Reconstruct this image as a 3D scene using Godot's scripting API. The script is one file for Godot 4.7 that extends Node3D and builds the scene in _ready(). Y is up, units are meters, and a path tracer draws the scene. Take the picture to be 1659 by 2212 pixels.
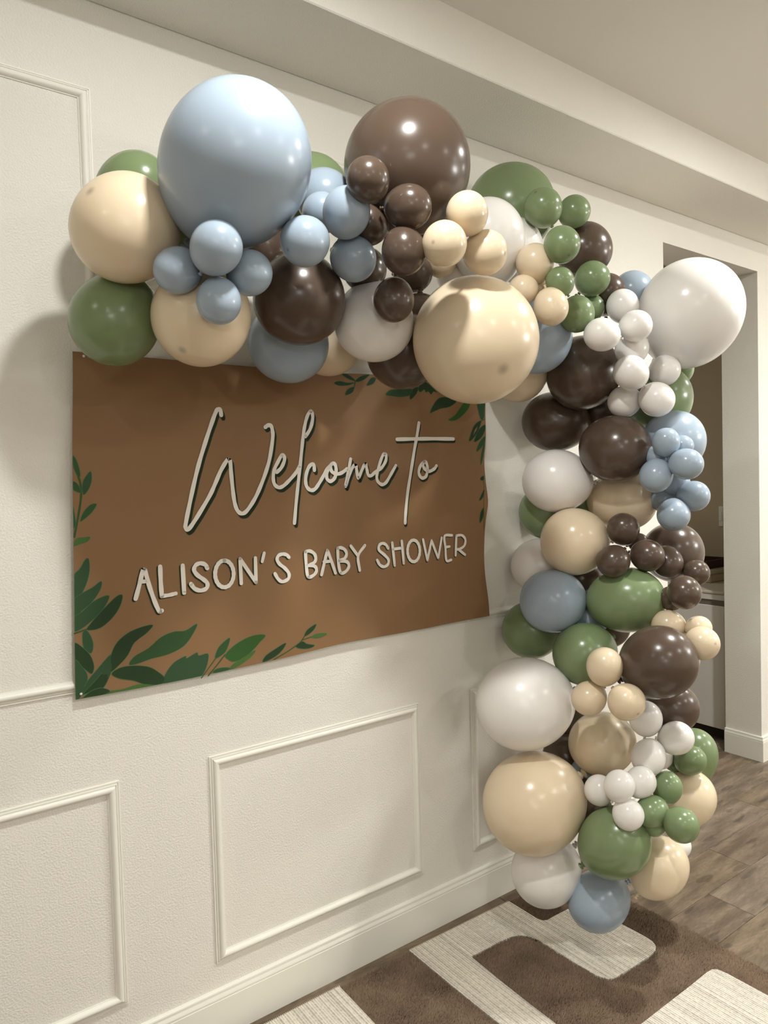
extends Node3D

var used := {}
var mats := {}
var rng := RandomNumberGenerator.new()

# ---------------------------------------------------------------- helpers
func numbered(called: String) -> String:
	if not used.has(called):
		used[called] = 0
		return called
	used[called] += 1
	return "%s_%03d" % [called, used[called]]

func put(called: String, mesh: Mesh, m: Material, parent: Node3D = null) -> MeshInstance3D:
	var o := MeshInstance3D.new()
	o.mesh = mesh
	o.material_override = null
	for s in mesh.get_surface_count():
		o.set_surface_override_material(s, m)
	if parent == null:
		o.name = numbered(called)
		add_child(o, true)
	else:
		o.name = called
		var k := 0
		while parent.has_node(NodePath(o.name)):
			k += 1
			o.name = "%s_%03d" % [called, k]
		parent.add_child(o, true)
	return o

func tag(o: Node3D, label: String, category: String, group := "") -> void:
	o.set_meta("label", label)
	o.set_meta("category", category)
	if group != "":
		o.set_meta("group", group)

func struct(o: Node3D, label: String) -> Node3D:
	o.set_meta("kind", "structure")
	o.set_meta("label", label)
	return o

func thing(called: String, at: Vector3, label: String, category: String, group := "") -> Node3D:
	var o := Node3D.new()
	o.name = numbered(called)
	add_child(o, true)
	o.position = at
	tag(o, label, category, group)
	return o

func mat(c: Color, rough := 0.6, spec := 0.5, metal := 0.0) -> StandardMaterial3D:
	var m := StandardMaterial3D.new()
	m.albedo_color = c
	m.roughness = rough
	m.metallic_specular = spec
	m.metallic = metal
	return m

func rgb(r: float, g: float, b: float) -> Color:
	return Color(r / 255.0, g / 255.0, b / 255.0)

func begin() -> SurfaceTool:
	var st := SurfaceTool.new()
	st.begin(Mesh.PRIMITIVE_TRIANGLES)
	return st

# a quad a-b-c-d whose front is seen with the corners clockwise; n is its outward normal
func quad(st: SurfaceTool, a: Vector3, b: Vector3, c: Vector3, d: Vector3, n: Vector3, uvs := []) -> void:
	var pts := [a, b, c, d]
	var uv := uvs.duplicate()
	if (b - a).cross(c - a).dot(n) > 0.0:
		pts = [a, d, c, b]
		if uv.size() == 4:
			uv = [uvs[0], uvs[3], uvs[2], uvs[1]]
	for i in [0, 1, 2, 0, 2, 3]:
		st.set_normal(n)
		if uv.size() == 4:
			st.set_uv(uv[i])
		st.add_vertex(pts[i])

func box(st: SurfaceTool, lo: Vector3, hi: Vector3) -> void:
	bevel(st, lo, hi, 0.0)

# a box with chamfered edges
func bevel(st: SurfaceTool, lo: Vector3, hi: Vector3, b: float) -> void:
	var ax := [Vector3.RIGHT, Vector3.UP, Vector3.BACK]
	var mid := (lo + hi) / 2.0
	var h := (hi - lo) / 2.0
	for i in 3:
		var j := (i + 1) % 3
		var k := (i + 2) % 3
		for s in [-1.0, 1.0]:
			var n: Vector3 = ax[i] * s
			var c: Vector3 = mid + n * h[i]
			var u: Vector3 = ax[j] * (h[j] - b)
			var v: Vector3 = ax[k] * (h[k] - b)
			quad(st, c - u - v, c + u - v, c + u + v, c - u + v, n)
	if b <= 0.0:
		return
	for i in 3:
		var j := (i + 1) % 3
		var k := (i + 2) % 3
		for sj in [-1.0, 1.0]:
			for sk in [-1.0, 1.0]:
				var l: Vector3 = ax[i] * (h[i] - b)
				var p: Vector3 = mid + ax[j] * sj * h[j] + ax[k] * sk * (h[k] - b)
				var q: Vector3 = mid + ax[j] * sj * (h[j] - b) + ax[k] * sk * h[k]
				quad(st, p - l, p + l, q + l, q - l, (ax[j] * sj + ax[k] * sk).normalized())
	for sx in [-1.0, 1.0]:
		for sy in [-1.0, 1.0]:
			for sz in [-1.0, 1.0]:
				var s := Vector3(sx, sy, sz)
				var p := mid + Vector3(s.x * h.x, s.y * (h.y - b), s.z * (h.z - b))
				var q := mid + Vector3(s.x * (h.x - b), s.y * h.y, s.z * (h.z - b))
				var r := mid + Vector3(s.x * (h.x - b), s.y * (h.y - b), s.z * h.z)
				tri(st, p, q, r, s.normalized())

func tri(st: SurfaceTool, a: Vector3, b: Vector3, c: Vector3, n: Vector3) -> void:
	var pts := [a, b, c]
	if (b - a).cross(c - a).dot(n) > 0.0:
		pts = [a, c, b]
	for p in pts:
		st.set_normal(n)
		st.add_vertex(p)

# a profile (x = out from the wall, y = up) drawn from a to b; ma, mb lengthen the ends in step with x (mitres)
func run_profile(st: SurfaceTool, prof: Array, a: Vector3, b: Vector3, out: Vector3, up: Vector3, ma := 0.0, mb := 0.0) -> void:
	var d := (b - a).normalized()
	for i in prof.size() - 1:
		var p: Vector2 = prof[i]
		var q: Vector2 = prof[i + 1]
		var e := q - p
		var n := (out * e.y - up * e.x).normalized()
		quad(st, a + out * p.x + up * p.y - d * p.x * ma, b + out * p.x + up * p.y + d * p.x * mb, b + out * q.x + up * q.y + d * q.x * mb, a + out * q.x + up * q.y - d * q.x * ma, n)
	# end caps
	for k in 2:
		var at := a if k == 0 else b
		var s := -1.0 if k == 0 else 1.0
		var m := ma if k == 0 else mb
		for i in range(1, prof.size() - 1):
			var v := []
			for j in [0, i, i + 1]:
				var p: Vector2 = prof[j]
				v.append(at + out * p.x + up * p.y + d * s * p.x * m)
			tri(st, v[0], v[1], v[2], d * s)

func noise(freq: float, octaves: int, sd: int) -> FastNoiseLite:
	var n := FastNoiseLite.new()
	n.noise_type = FastNoiseLite.TYPE_SIMPLEX_SMOOTH
	n.frequency = freq
	n.seed = sd
	n.fractal_octaves = octaves
	return n

func bumps(size: int, freq: float, octaves: int, strength: float, sd: int) -> NoiseTexture2D:
	var t := NoiseTexture2D.new()
	t.width = size
	t.height = size
	t.seamless = true
	t.as_normal_map = true
	t.bump_strength = strength
	t.noise = noise(freq, octaves, sd)
	return t

# ---------------------------------------------------------------- balloons
func balloon_shape(dot: bool) -> ArrayMesh:
	var deg := [0.0, 1.0, 2.0, 3.0, 4.0, 5.0, 6.5, 8.0, 10.0, 13.0, 16.0]
	var t := 20.0
	while t < 176.0:
		deg.append(t)
		t += 4.0
	deg.append_array([177.0, 180.0])
	var seg := 72
	var v := PackedVector3Array()
	var nn := PackedVector3Array()
	var cc := PackedColorArray()
	var ix := PackedInt32Array()
	for r in deg.size():
		var a := deg_to_rad(deg[r])
		var rad := sin(a) * (1.0 + 0.045 * cos(a))
		var h := cos(a)
		var dr := cos(a) * (1.0 + 0.045 * cos(a)) - 0.045 * sin(a) * sin(a)
		var dh := -sin(a)
		for s in seg:
			var p := TAU * s / seg
			v.append(Vector3(rad * cos(p), h, rad * sin(p)))
			var n := Vector3(-dh * cos(p), dr, -dh * sin(p))
			nn.append(n.normalized() if n.length() > 1e-5 else Vector3(0, signf(h), 0))
			var f := 1.0
			if dot:
				f = lerpf(0.62, 1.0, smoothstep(0.5, 7.5, deg[r]))
			f *= lerpf(1.0, 0.85, smoothstep(166.0, 180.0, deg[r]))
			cc.append(Color(f, f, f))
	for r in deg.size() - 1:
		for s in seg:
			var a := r * seg + s
			var b := r * seg + (s + 1) % seg
			var c := a + seg
			var d := b + seg
			ix.append_array([a, c, b, b, c, d])
	return array_mesh(v, nn, cc, ix)

func array_mesh(v: PackedVector3Array, n: PackedVector3Array, c: PackedColorArray, ix: PackedInt32Array) -> ArrayMesh:
	var arr := []
	arr.resize(Mesh.ARRAY_MAX)
	arr[Mesh.ARRAY_VERTEX] = v
	arr[Mesh.ARRAY_NORMAL] = n
	arr[Mesh.ARRAY_COLOR] = c
	arr[Mesh.ARRAY_INDEX] = ix
	var m := ArrayMesh.new()
	m.add_surface_from_arrays(Mesh.PRIMITIVE_TRIANGLES, arr)
	return m

func knot_shape() -> ArrayMesh:
	# the neck, the knot and the rolled lip, in units of the balloon's radius
	var prof := [Vector2(0.15, -0.985), Vector2(0.10, -1.02), Vector2(0.06, -1.06), Vector2(0.05, -1.08), Vector2(0.085, -1.095), Vector2(0.095, -1.115), Vector2(0.08, -1.135), Vector2(0.045, -1.145), Vector2(0.055, -1.17), Vector2(0.10, -1.2), Vector2(0.105, -1.212), Vector2(0.09, -1.215), Vector2(0.04, -1.19), Vector2(0.0, -1.185)]
	var st := begin()
	st.set_smooth_group(0)
	for i in prof.size() - 1:
		for s in 16:
			var a := TAU * s / 16.0
			var b := TAU * (s + 1) / 16.0
			var p: Vector2 = prof[i]
			var q: Vector2 = prof[i + 1]
			var w := [Vector3(p.x * cos(a), p.y, p.x * sin(a)), Vector3(p.x * cos(b), p.y, p.x * sin(b)), Vector3(q.x * cos(b), q.y, q.x * sin(b)), Vector3(q.x * cos(a), q.y, q.x * sin(a))]
			for k in [0, 1, 2, 0, 2, 3]:
				st.add_vertex(w[k])
	st.generate_normals()
	return st.commit()

var skin_plain: ArrayMesh
var skin_dot: ArrayMesh
var knot_mesh: ArrayMesh
const HUE := {"green": "sage green", "cream": "cream", "blue": "dusty blue", "brown": "chocolate brown", "white": "white"}
const SIZE := {"S": "small", "M": "medium", "L": "giant"}

func balloon(hue: String, size: String, at: Vector3, radius: float, stretch: float, axis: Vector3, dot: bool, label: String) -> void:
	var m: Material = mats["latex_" + hue]
	var o := put("balloon", skin_dot if dot else skin_plain, m)
	var y := axis.normalized()
	var x := y.cross(Vector3(0.31, 0.2, 0.93)).normalized()
	var z := x.cross(y)
	o.transform = Transform3D(Basis(x * radius, y * radius * stretch, z * radius), at)
	put("knot", knot_mesh, m, o)
	tag(o, label, "balloon", "%s %s balloons of the garland" % [SIZE[size], HUE[hue]])

# ---------------------------------------------------------------- banner
const BANNER_AT := Vector3(0.99, 0.945, 0.0)

func banner_z(x: float, y: float) -> float:
	# the paper hangs almost flat, with a slow ripple and a right edge that lifts a little
	var r := smoothstep(0.45, 0.66, x)
	return 0.0175 + 0.0012 * sin(x * 6.0 + 1.0) + 0.0012 * sin(y * 9.0 + x * 4.0) + r * (0.004 + 0.004 * sin(y * 22.0 + 0.6))

func on_banner(p: Vector2, lift: float) -> Vector3:
	return Vector3(p.x, p.y, banner_z(p.x, p.y) + lift)

func along(keys: Array, t: float) -> float:
	for i in keys.size() - 1:
		if t <= keys[i + 1].x or i == keys.size() - 2:
			var f: float = (t - keys[i].x) / (keys[i + 1].x - keys[i].x)
			var p0: float = keys[maxi(i - 1, 0)].y
			var p3: float = keys[mini(i + 2, keys.size() - 1)].y
			return cubic_interpolate(keys[i].y, keys[i + 1].y, p0, p3, f)
	return 0.0

func points(list: Array) -> PackedVector2Array:
	var p := PackedVector2Array()
	for i in range(0, list.size(), 2):
		p.append(Vector2(list[i], list[i + 1]) / 10000.0)
	return p

func smooth(p: PackedVector2Array, closed: bool, steps: int) -> PackedVector2Array:
	var o := PackedVector2Array()
	var n := p.size()
	if n == 2:
		for k in 5:
			o.append(p[0].lerp(p[1], k / 4.0))
		return o
	for i in (n if closed else n - 1):
		var a := p[(i - 1 + n) % n] if closed or i > 0 else p[0] * 2.0 - p[1]
		var b := p[i]
		var c := p[(i + 1) % n]
		var d := p[(i + 2) % n] if closed or i + 2 < n else c * 2.0 - b
		for k in steps:
			var t := float(k) / steps
			o.append(b.cubic_interpolate(c, a, d, t))
	if not closed:
		o.append(p[n - 1])
	return o

# a brush stroke with round ends, laid on the paper
func ribbon(st: SurfaceTool, p: PackedVector2Array, w: float, lift: float, shift: Vector2) -> void:
	var n := p.size()
	var side := PackedVector2Array()
	for i in n:
		var d := (p[mini(i + 1, n - 1)] - p[maxi(i - 1, 0)]).normalized()
		side.append(Vector2(-d.y, d.x))
	for i in n - 1:
		var w0 := w * (0.5 + 0.03 * sin(i * 0.9))
		var w1 := w * (0.5 + 0.03 * sin((i + 1) * 0.9))
		quad(st, on_banner(p[i] + shift - side[i] * w0, lift), on_banner(p[i + 1] + shift - side[i + 1] * w1, lift), on_banner(p[i + 1] + shift + side[i + 1] * w1, lift), on_banner(p[i] + shift + side[i] * w0, lift), Vector3.BACK)
	# round ends and round joints
	for i in n:
		if i > 0 and i < n - 1 and side[i - 1].dot(side[i + 1]) > 0.8:
			continue
		for k in 12:
			var a := TAU * k / 12.0
			var b := TAU * (k + 1) / 12.0
			tri(st, on_banner(p[i] + shift, lift), on_banner(p[i] + shift + Vector2(cos(a), sin(a)) * w * 0.5, lift), on_banner(p[i] + shift + Vector2(cos(b), sin(b)) * w * 0.5, lift), Vector3.BACK)

func ink(word: Array, width: float, shadow: Vector2, list: Array) -> void:
	var p := smooth(points(list), false, 6)
	word[0].append([p, width / 1000.0, shadow / 1000.0])

func finish_word(banner: Node3D, word: Array) -> void:
	var dark := begin()
	var light := begin()
	for s in word[0]:
		# the dark stroke is painted in steps from under the letter to its full offset
		ribbon(dark, s[0], s[1], 0.0009, s[2])
		ribbon(dark, s[0], s[1], 0.0009, s[2] * 0.5)
		ribbon(light, s[0], s[1], 0.0013, Vector2.ZERO)
	var d := put("lettering_outline", dark.commit(), mats.ink_dark, banner)
	d.set_meta("label", "dark green painted drop shadow of the lettering")
	var l := put("lettering", light.commit(), mats.ink_white, banner)
	l.set_meta("label", "white painted lettering")

func stem(banner: Node3D, width: float, list: Array) -> void:
	var st := begin()
	ribbon(st, smooth(points(list), false, 6), width / 1000.0, 0.0005, Vector2.ZERO)
	put("painted_stem", st.commit(), mats.leaf_stem, banner)

var leaf_count := 0
func leaf(banner: Node3D, tone: int, list: Array) -> void:
	leaf_count += 1
	var p := smooth(points(list), true, 5)
	# keep the paint on the paper
	for i in p.size():
		p[i].x = clampf(p[i].x, along(LEFT, p[i].y) + 0.0005, along(RIGHT, p[i].y) - 0.0005)
		p[i].y = clampf(p[i].y, along(BOTTOM, p[i].x) + 0.0005, 0.784)
	var ids := Geometry2D.triangulate_polygon(p)
	var st := begin()
	var lift := 0.0005 + 0.000008 * leaf_count
	for i in range(0, ids.size(), 3):
		tri(st, on_banner(p[ids[i]], lift), on_banner(p[ids[i + 1]], lift), on_banner(p[ids[i + 2]], lift), Vector3.BACK)
	var o := put("painted_leaf", st.commit(), mats["leaf_%d" % tone], banner)
	# the paler painted edge
	var rim := begin()
	var q := p.duplicate()
	q.append(p[0])
	ribbon(rim, q, 0.0011, lift + 0.000004, Vector2.ZERO)
	put("painted_edge", rim.commit(), mats.leaf_rim, o)

var LEFT := [Vector2(-0.005, -0.634), Vector2(0.268, -0.626), Vector2(0.528, -0.619), Vector2(0.777, -0.608)]
var RIGHT := [Vector2(0.018, 0.652), Vector2(0.157, 0.644), Vector2(0.291, 0.641), Vector2(0.345, 0.648), Vector2(0.396, 0.661), Vector2(0.463, 0.656), Vector2(0.536, 0.648), Vector2(0.583, 0.651), Vector2(0.675, 0.656), Vector2(0.744, 0.663), Vector2(0.78, 0.664)]
var BOTTOM := [Vector2(-0.634, -0.005), Vector2(-0.494, -0.006), Vector2(-0.346, -0.005), Vector2(-0.099, 0.003), Vector2(0.095, 0.014), Vector2(0.33, 0.013), Vector2(0.652, 0.018)]
var TOP := [Vector2(-0.608, 0.777), Vector2(-0.441, 0.777), Vector2(-0.297, 0.776), Vector2(0.045, 0.776), Vector2(0.201, 0.782), Vector2(0.664, 0.784)]

func make_banner() -> void:
	var banner := thing("banner", BANNER_AT, "brown paper banner with hand-painted white welcome lettering and green leaves hung on the panelled wall", "banner")
	var st := begin()
	var nx := 64
	var ny := 40
	var g := []
	for j in ny + 1:
		var row := []
		for i in nx + 1:
			var s := float(i) / nx
			var t := float(j) / ny
			var x0 := lerpf(-0.634, -0.608, t)
			var x := lerpf(x0, 0.655, s)
			var y := lerpf(along(BOTTOM, x), along(TOP, x), t)
			x = lerpf(along(LEFT, y), along(RIGHT, y), s)
			row.append(Vector2(x, y))
		g.append(row)
	for lay in 2:
		var lift := 0.0 if lay == 0 else -0.001
		for j in ny:
			for i in nx:
				quad(st, on_banner(g[j][i], lift), on_banner(g[j][i + 1], lift), on_banner(g[j + 1][i + 1], lift), on_banner(g[j + 1][i], lift), Vector3.BACK if lay == 0 else Vector3.FORWARD)
	for i in nx:
		quad(st, on_banner(g[0][i], 0.0), on_banner(g[0][i + 1], 0.0), on_banner(g[0][i + 1], -0.001), on_banner(g[0][i], -0.001), Vector3.DOWN)
		quad(st, on_banner(g[ny][i], 0.0), on_banner(g[ny][i + 1], 0.0), on_banner(g[ny][i + 1], -0.001), on_banner(g[ny][i], -0.001), Vector3.UP)
	for j in ny:
		quad(st, on_banner(g[j][0], 0.0), on_banner(g[j + 1][0], 0.0), on_banner(g[j + 1][0], -0.001), on_banner(g[j][0], -0.001), Vector3.LEFT)
		quad(st, on_banner(g[j][nx], 0.0), on_banner(g[j + 1][nx], 0.0), on_banner(g[j + 1][nx], -0.001), on_banner(g[j][nx], -0.001), Vector3.RIGHT)
	put("paper_sheet", st.commit(), mats.kraft, banner)
	var welcome := [[], []]
	ink(welcome, 10.5, Vector2(5.5, -8.5), [-2613,6471,-2625,6583,-2678,6621,-2753,6544,-2882,6238,-3064,5767,-3246,5257,-3391,4773,-3538,4227,-3645,3792,-3654,3683,-3606,3632,-3525,3698,-3319,3975,-2999,4452,-2846,4740,-2691,5052,-2538,5288,-2463,5350,-2417,5288,-2404,4981,-2373,4525,-2336,4226,-2269,4041,-2161,3962,-2021,4018,-1810,4277,-1647,4552,-1451,4969,-1306,5368,-1194,5911,-1198,6146,-1246,6251,-1325,6248,-1397,6200])
	ink(welcome, 10.0, Vector2(5.5, -8.5), [-1109,5013,-972,5130,-871,5320,-875,5440,-946,5463,-1073,5273,-1177,5084,-1220,4872,-1187,4694,-1071,4608,-937,4641,-770,4769,-545,4982,-414,5174])
	ink(welcome, 10.0, Vector2(5.5, -8.5), [-204,5976,-42,6199,38,6470,22,6640,-39,6662,-143,6500,-229,6218,-284,5926,-357,5441,-454,4836,-553,4233,-636,3632])
	ink(welcome, 10.5, Vector2(5.5, -8.5), [45,5057,36,5181,-29,5223,-137,5127,-227,4909,-238,4689,-171,4556,-55,4506,58,4551,192,4708,329,4901,466,5095,636,5245])
	ink(welcome, 10.5, Vector2(5.5, -8.5), [636,5245,507,5123,438,4955,446,4810,562,4743,698,4840,751,5036,724,5200,636,5245,567,5150,611,5010,758,4946,926,4972,1116,5084])
	ink(welcome, 10.0, Vector2(5.5, -8.5), [1246,5361,1174,5061,1107,4833,1048,4592,1103,4719,1215,4975,1342,5168,1418,5179,1442,5058,1469,4856,1510,4827,1585,4970,1697,5172,1762,5221,1802,5055,1840,4909,1945,4879,2111,4994,2332,5110,2486,5316,2499,5479,2438,5523,2343,5405,2216,5110,2145,4847,2191,4693,2333,4613,2482,4678,2656,4899,2852,5166])
	finish_word(banner, welcome)
	var to := [[], []]
	ink(to, 11.0, Vector2(3.0, -7.0), [3773,6463,3689,6079,3577,5650,3417,4950,3280,4344,3183,3740,3153,3438])
	ink(to, 11.0, Vector2(3.0, -7.0), [2917,5950,3607,5974,4365,5993,5154,5996])
	ink(to, 10.5, Vector2(3.0, -7.0), [3958,5283,3816,5176,3730,4977,3784,4823,3902,4781,4024,4850,4079,5066,4037,5237,3946,5283,3903,5160,4002,5030,4169,4988,4354,5064,4439,5151])
	finish_word(banner, to)
	var alison := [[], []]
	ink(alison, 10.5, Vector2(-3.2, -2.4), [-4923,2074,-4818,2415,-4745,2685,-4708,2752,-4671,2678,-4585,2314,-4473,1945,-4380,1716,-4316,1713])
	ink(alison, 9.0, Vector2(-3.2, -2.4), [-4816,2465,-4642,2460])
	ink(alison, 10.5, Vector2(-3.2, -2.4), [-4317,2780,-4315,2388,-4302,2066])
	ink(alison, 9.5, Vector2(-3.2, -2.4), [-4302,2066,-4133,2070,-3960,2092])
	ink(alison, 10.5, Vector2(-3.2, -2.4), [-3764,2757,-3750,2087])
	ink(alison, 10.5, Vector2(-3.2, -2.4), [-3138,2635,-3189,2730,-3317,2775,-3436,2733,-3479,2618,-3397,2487,-3237,2357,-3150,2255,-3176,2138,-3325,2095,-3478,2157,-3573,2286])
	ink(alison, 10.5, Vector2(-3.2, -2.4), [-2678,2790,-2601,2767,-2534,2713,-2481,2632,-2449,2534,-2441,2427,-2457,2322,-2496,2231,-2555,2161,-2626,2120,-2704,2111,-2780,2136,-2847,2191,-2898,2272,-2929,2369,-2937,2474,-2921,2577,-2883,2668,-2825,2738,-2755,2780,-2678,2790])
	ink(alison, 9.5, Vector2(-3.2, -2.4), [-2240,2161,-2251,2801])
	ink(alison, 9.5, Vector2(-3.2, -2.4), [-2251,2801,-1828,2146])
	ink(alison, 9.5, Vector2(-3.2, -2.4), [-1828,2146,-1822,2785])
	ink(alison, 8.5, Vector2(-3.2, -2.4), [-1565,2895,-1631,2677])
	ink(alison, 9.5, Vector2(-3.2, -2.4), [-839,2724,-907,2795,-1027,2825,-1148,2795,-1196,2691,-1125,2566,-977,2444,-861,2291,-883,2149,-1054,2087,-1178,2165,-1273,2321])
	finish_word(banner, alison)
	var baby := [[], []]
	ink(baby, 9.5, Vector2(-2.6, -2.8), [-330,2831,-318,2460,-274,2150,-115,2160,-6,2270,-32,2395,-178,2447,-311,2446])
	ink(baby, 9.5, Vector2(-2.6, -2.8), [-215,2460,-64,2518,-12,2628,-56,2761,-201,2846,-330,2831])
	ink(baby, 9.5, Vector2(-2.6, -2.8), [155,2157,275,2538,369,2819])
	ink(baby, 9.5, Vector2(-2.6, -2.8), [369,2819,475,2555,608,2163])
	ink(baby, 8.5, Vector2(-2.6, -2.8), [244,2508,458,2507])
	ink(baby, 9.5, Vector2(-2.6, -2.8), [710,2850,716,2468,779,2163,941,2165,1065,2304,1010,2443,760,2491])
	ink(baby, 9.5, Vector2(-2.6, -2.8), [760,2498,935,2550,1003,2678,944,2799,808,2863,710,2850])
	ink(baby, 9.0, Vector2(-2.6, -2.8), [1158,2884,1397,2579])
	ink(baby, 9.0, Vector2(-2.6, -2.8), [1644,2866,1397,2579,1435,2163])
	finish_word(banner, baby)
	var shower := [[], []]
	ink(shower, 9.0, Vector2(-2.2, -2.6), [2478,2719,2409,2828,2282,2882,2157,2829,2148,2692,2334,2538,2475,2388,2453,2250,2313,2186,2162,2251,2066,2401])
	ink(shower, 9.0, Vector2(-2.2, -2.6), [2639,2871,2703,2193])
	ink(shower, 9.0, Vector2(-2.2, -2.6), [3001,2899,3049,2226])
	ink(shower, 8.5, Vector2(-2.2, -2.6), [2676,2680,3016,2690])
	ink(shower, 10.0, Vector2(-2.2, -2.6), [3459,2897,3533,2876,3599,2824,3651,2747,3682,2653,3691,2550,3675,2448,3637,2359,3581,2290,3512,2249,3437,2239,3363,2262,3298,2314,3248,2391,3217,2485,3209,2586,3224,2686,3261,2775,3316,2844,3385,2886,3459,2897])
	ink(shower, 8.5, Vector2(-2.2, -2.6), [3832,2890,3982,2233])
	ink(shower, 8.5, Vector2(-2.2, -2.6), [3982,2233,4172,2838])
	ink(shower, 8.5, Vector2(-2.2, -2.6), [4172,2838,4425,2262])
	ink(shower, 8.0, Vector2(-2.2, -2.6), [4425,2262,4591,2895])
	ink(shower, 8.5, Vector2(-2.2, -2.6), [5018,2945,4713,2935,4735,2570,4766,2167,4967,2165])
	ink(shower, 8.0, Vector2(-2.2, -2.6), [4736,2585,4908,2595])
	ink(shower, 8.5, Vector2(-2.2, -2.6), [5196,2922,5156,2295])
	ink(shower, 8.5, Vector2(-2.2, -2.6), [5196,2922,5427,2919,5569,2774,5533,2587,5363,2494,5181,2477])
	ink(shower, 8.5, Vector2(-2.2, -2.6), [5301,2461,5559,2282])
	finish_word(banner, shower)
	stem(banner, 4.5, [-6219,3618,-6128,4034,-6061,4374,-6034,4611,-6045,4822,-6079,4981])
	stem(banner, 3.5, [-6301,1446,-6188,1470,-6011,1511])
	stem(banner, 2.6, [-3386,-98,-3186,120,-2997,331])
	stem(banner, 3.2, [-3206,-74,-2978,146,-2746,382])
	stem(banner, 3.0, [-1377,32,-947,193,-580,376,-438,521])
	stem(banner, 2.4, [-518,426,-209,477])
	stem(banner, 3.0, [1479,7583,1437,7404])
	stem(banner, 2.5, [6510,6659,6299,6585])
	stem(banner, 2.0, [6450,4782,6461,4375,6396,3800,6358,3054])
	leaf(banner, 2, [-6166,5441,-6082,5270,-6037,5033,-6075,4949,-6150,5100,-6175,5218])
	leaf(banner, 1, [-5991,4562,-5987,4848,-5819,5083,-5796,4897,-5868,4686])
	leaf(banner, 2, [-6190,4857,-6089,4784,-6038,4638,-6072,4607,-6197,4681])
	leaf(banner, 2, [-6078,3966,-6003,4160,-5845,4327,-5713,4330,-5827,4153,-5984,4014])
	leaf(banner, 3, [-6237,3421,-6176,3575,-6026,3592,-5888,3591,-5955,3494,-6107,3452])
	leaf(banner, 1, [-6214,4275,-6191,4116,-6175,3905,-6215,3823,-6231,3855])
	leaf(banner, 1, [-6265,2725,-6129,2897,-6009,3086,-5933,3093,-5927,2825,-6006,2540,-6142,2288,-6288,2186])
	leaf(banner, 1, [-6282,2198,-6103,2337,-5871,2445,-5682,2565,-5708,2374,-5911,2101,-6119,1940,-6293,1816])
	leaf(banner, 1, [-6294,1803,-6094,1937,-5885,2111,-5624,2216,-5516,2190,-5634,1960,-5849,1744,-6135,1542,-6301,1512])
	leaf(banner, 0, [-6037,1493,-5903,1671,-5662,1909,-5364,2173,-5218,2183,-5295,1918,-5490,1669,-5757,1489])
	leaf(banner, 1, [-6127,1434,-6038,1475,-5943,1300,-5911,1107,-5963,948,-6082,1013,-6133,1168])
	leaf(banner, 0, [-6315,1228,-6153,1118,-5985,903,-5914,649,-5964,477,-6075,556,-6219,728,-6322,879])
	leaf(banner, 1, [-6321,839,-6171,667,-6066,461,-6101,225,-6210,32,-6321,-79,-6331,296])
	leaf(banner, 1, [-6202,44,-6086,303,-5846,556,-5537,844,-5477,683,-5568,398,-5736,102,-6020,62])
	leaf(banner, 0, [-6171,51,-5882,319,-5558,642,-5533,474,-5736,102,-5994,70])
	leaf(banner, 0, [-5578,476,-5538,803,-5381,1107,-5079,1310,-4720,1398,-4539,1387,-4699,1221,-4981,1045,-5155,767,-5322,602,-5535,441])
	leaf(banner, 2, [-5129,541,-4994,713,-4658,855,-4368,1065,-4049,1161,-3756,1148,-3455,1272,-3551,1060,-3800,778,-4185,637,-4613,594,-4920,533])
	leaf(banner, 1, [-4356,-54,-4260,192,-4049,413,-3766,517,-3748,455,-3480,557,-3429,476,-3187,475,-3246,158,-3414,-78,-3627,-132,-3955,-153])
	leaf(banner, 0, [-5534,392,-5353,497,-5057,501,-4676,407,-4430,222,-4289,48,-4384,-57,-4694,-41,-5018,132,-5363,251])
	leaf(banner, 3, [-5636,-5,-5293,-11,-4912,28,-4499,-78,-4641,-114,-5403,-100,-5847,-94])
	leaf(banner, 0, [-6227,-90,-6019,75,-5787,112,-5591,6,-5718,-93,-5975,-96])
	leaf(banner, 2, [-2997,331,-2970,493,-2854,649,-2605,799,-2644,616,-2757,434])
	leaf(banner, 4, [-2738,368,-2539,550,-2209,702,-1875,767,-1603,714,-1770,558,-1944,405,-2227,220,-2500,170,-2645,239])
	leaf(banner, 3, [-2628,-8,-2530,106,-2254,225,-1904,365,-2035,214,-2287,77,-2507,1])
	leaf(banner, 2, [-3080,2,-2955,67,-2718,56,-2622,4,-2775,-45,-2960,-57])
	leaf(banner, 0, [-1706,30,-1615,171,-1382,289,-1015,427,-1121,248,-1331,111,-1563,37])
	leaf(banner, 0, [-444,530,-340,690,-66,807,-140,662,-314,552])
	leaf(banner, 3, [-224,471,-51,535,270,494,102,422,-117,428])
	leaf(banner, 0, [-719,285,-519,394,-369,304,-131,226,-282,168,-526,193])
	leaf(banner, 0, [1486,7584,1269,7628,1037,7737,1204,7761,1377,7679])
	leaf(banner, 0, [1479,7583,1662,7728,1980,7809,1822,7673,1622,7583])
	leaf(banner, 0, [1431,7536,1228,7450,915,7423,768,7494,954,7549,1196,7521])
	leaf(banner, 0, [1438,7410,1361,7254,1141,7169,1170,7287,1296,7381])
	leaf(banner, 0, [2207,7705,2091,7548,1881,7490,1947,7613,2061,7725])
	leaf(banner, 1, [2554,7252,2722,7404,3186,7452,3550,7473,3456,7290,3100,7219,2792,7231])
	leaf(banner, 0, [3793,7543,3697,7334,3472,7161,3465,7322,3582,7484])
	leaf(banner, 0, [3805,7553,4076,7734,4531,7443,4397,7452,4290,7360,4189,7440,4086,7412,4027,7494,3902,7415,3813,7428])
	leaf(banner, 0, [4233,6785,4340,6987,4557,7220,4857,7300,5339,7220,5062,7018,4674,6937,4376,6829])
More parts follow.
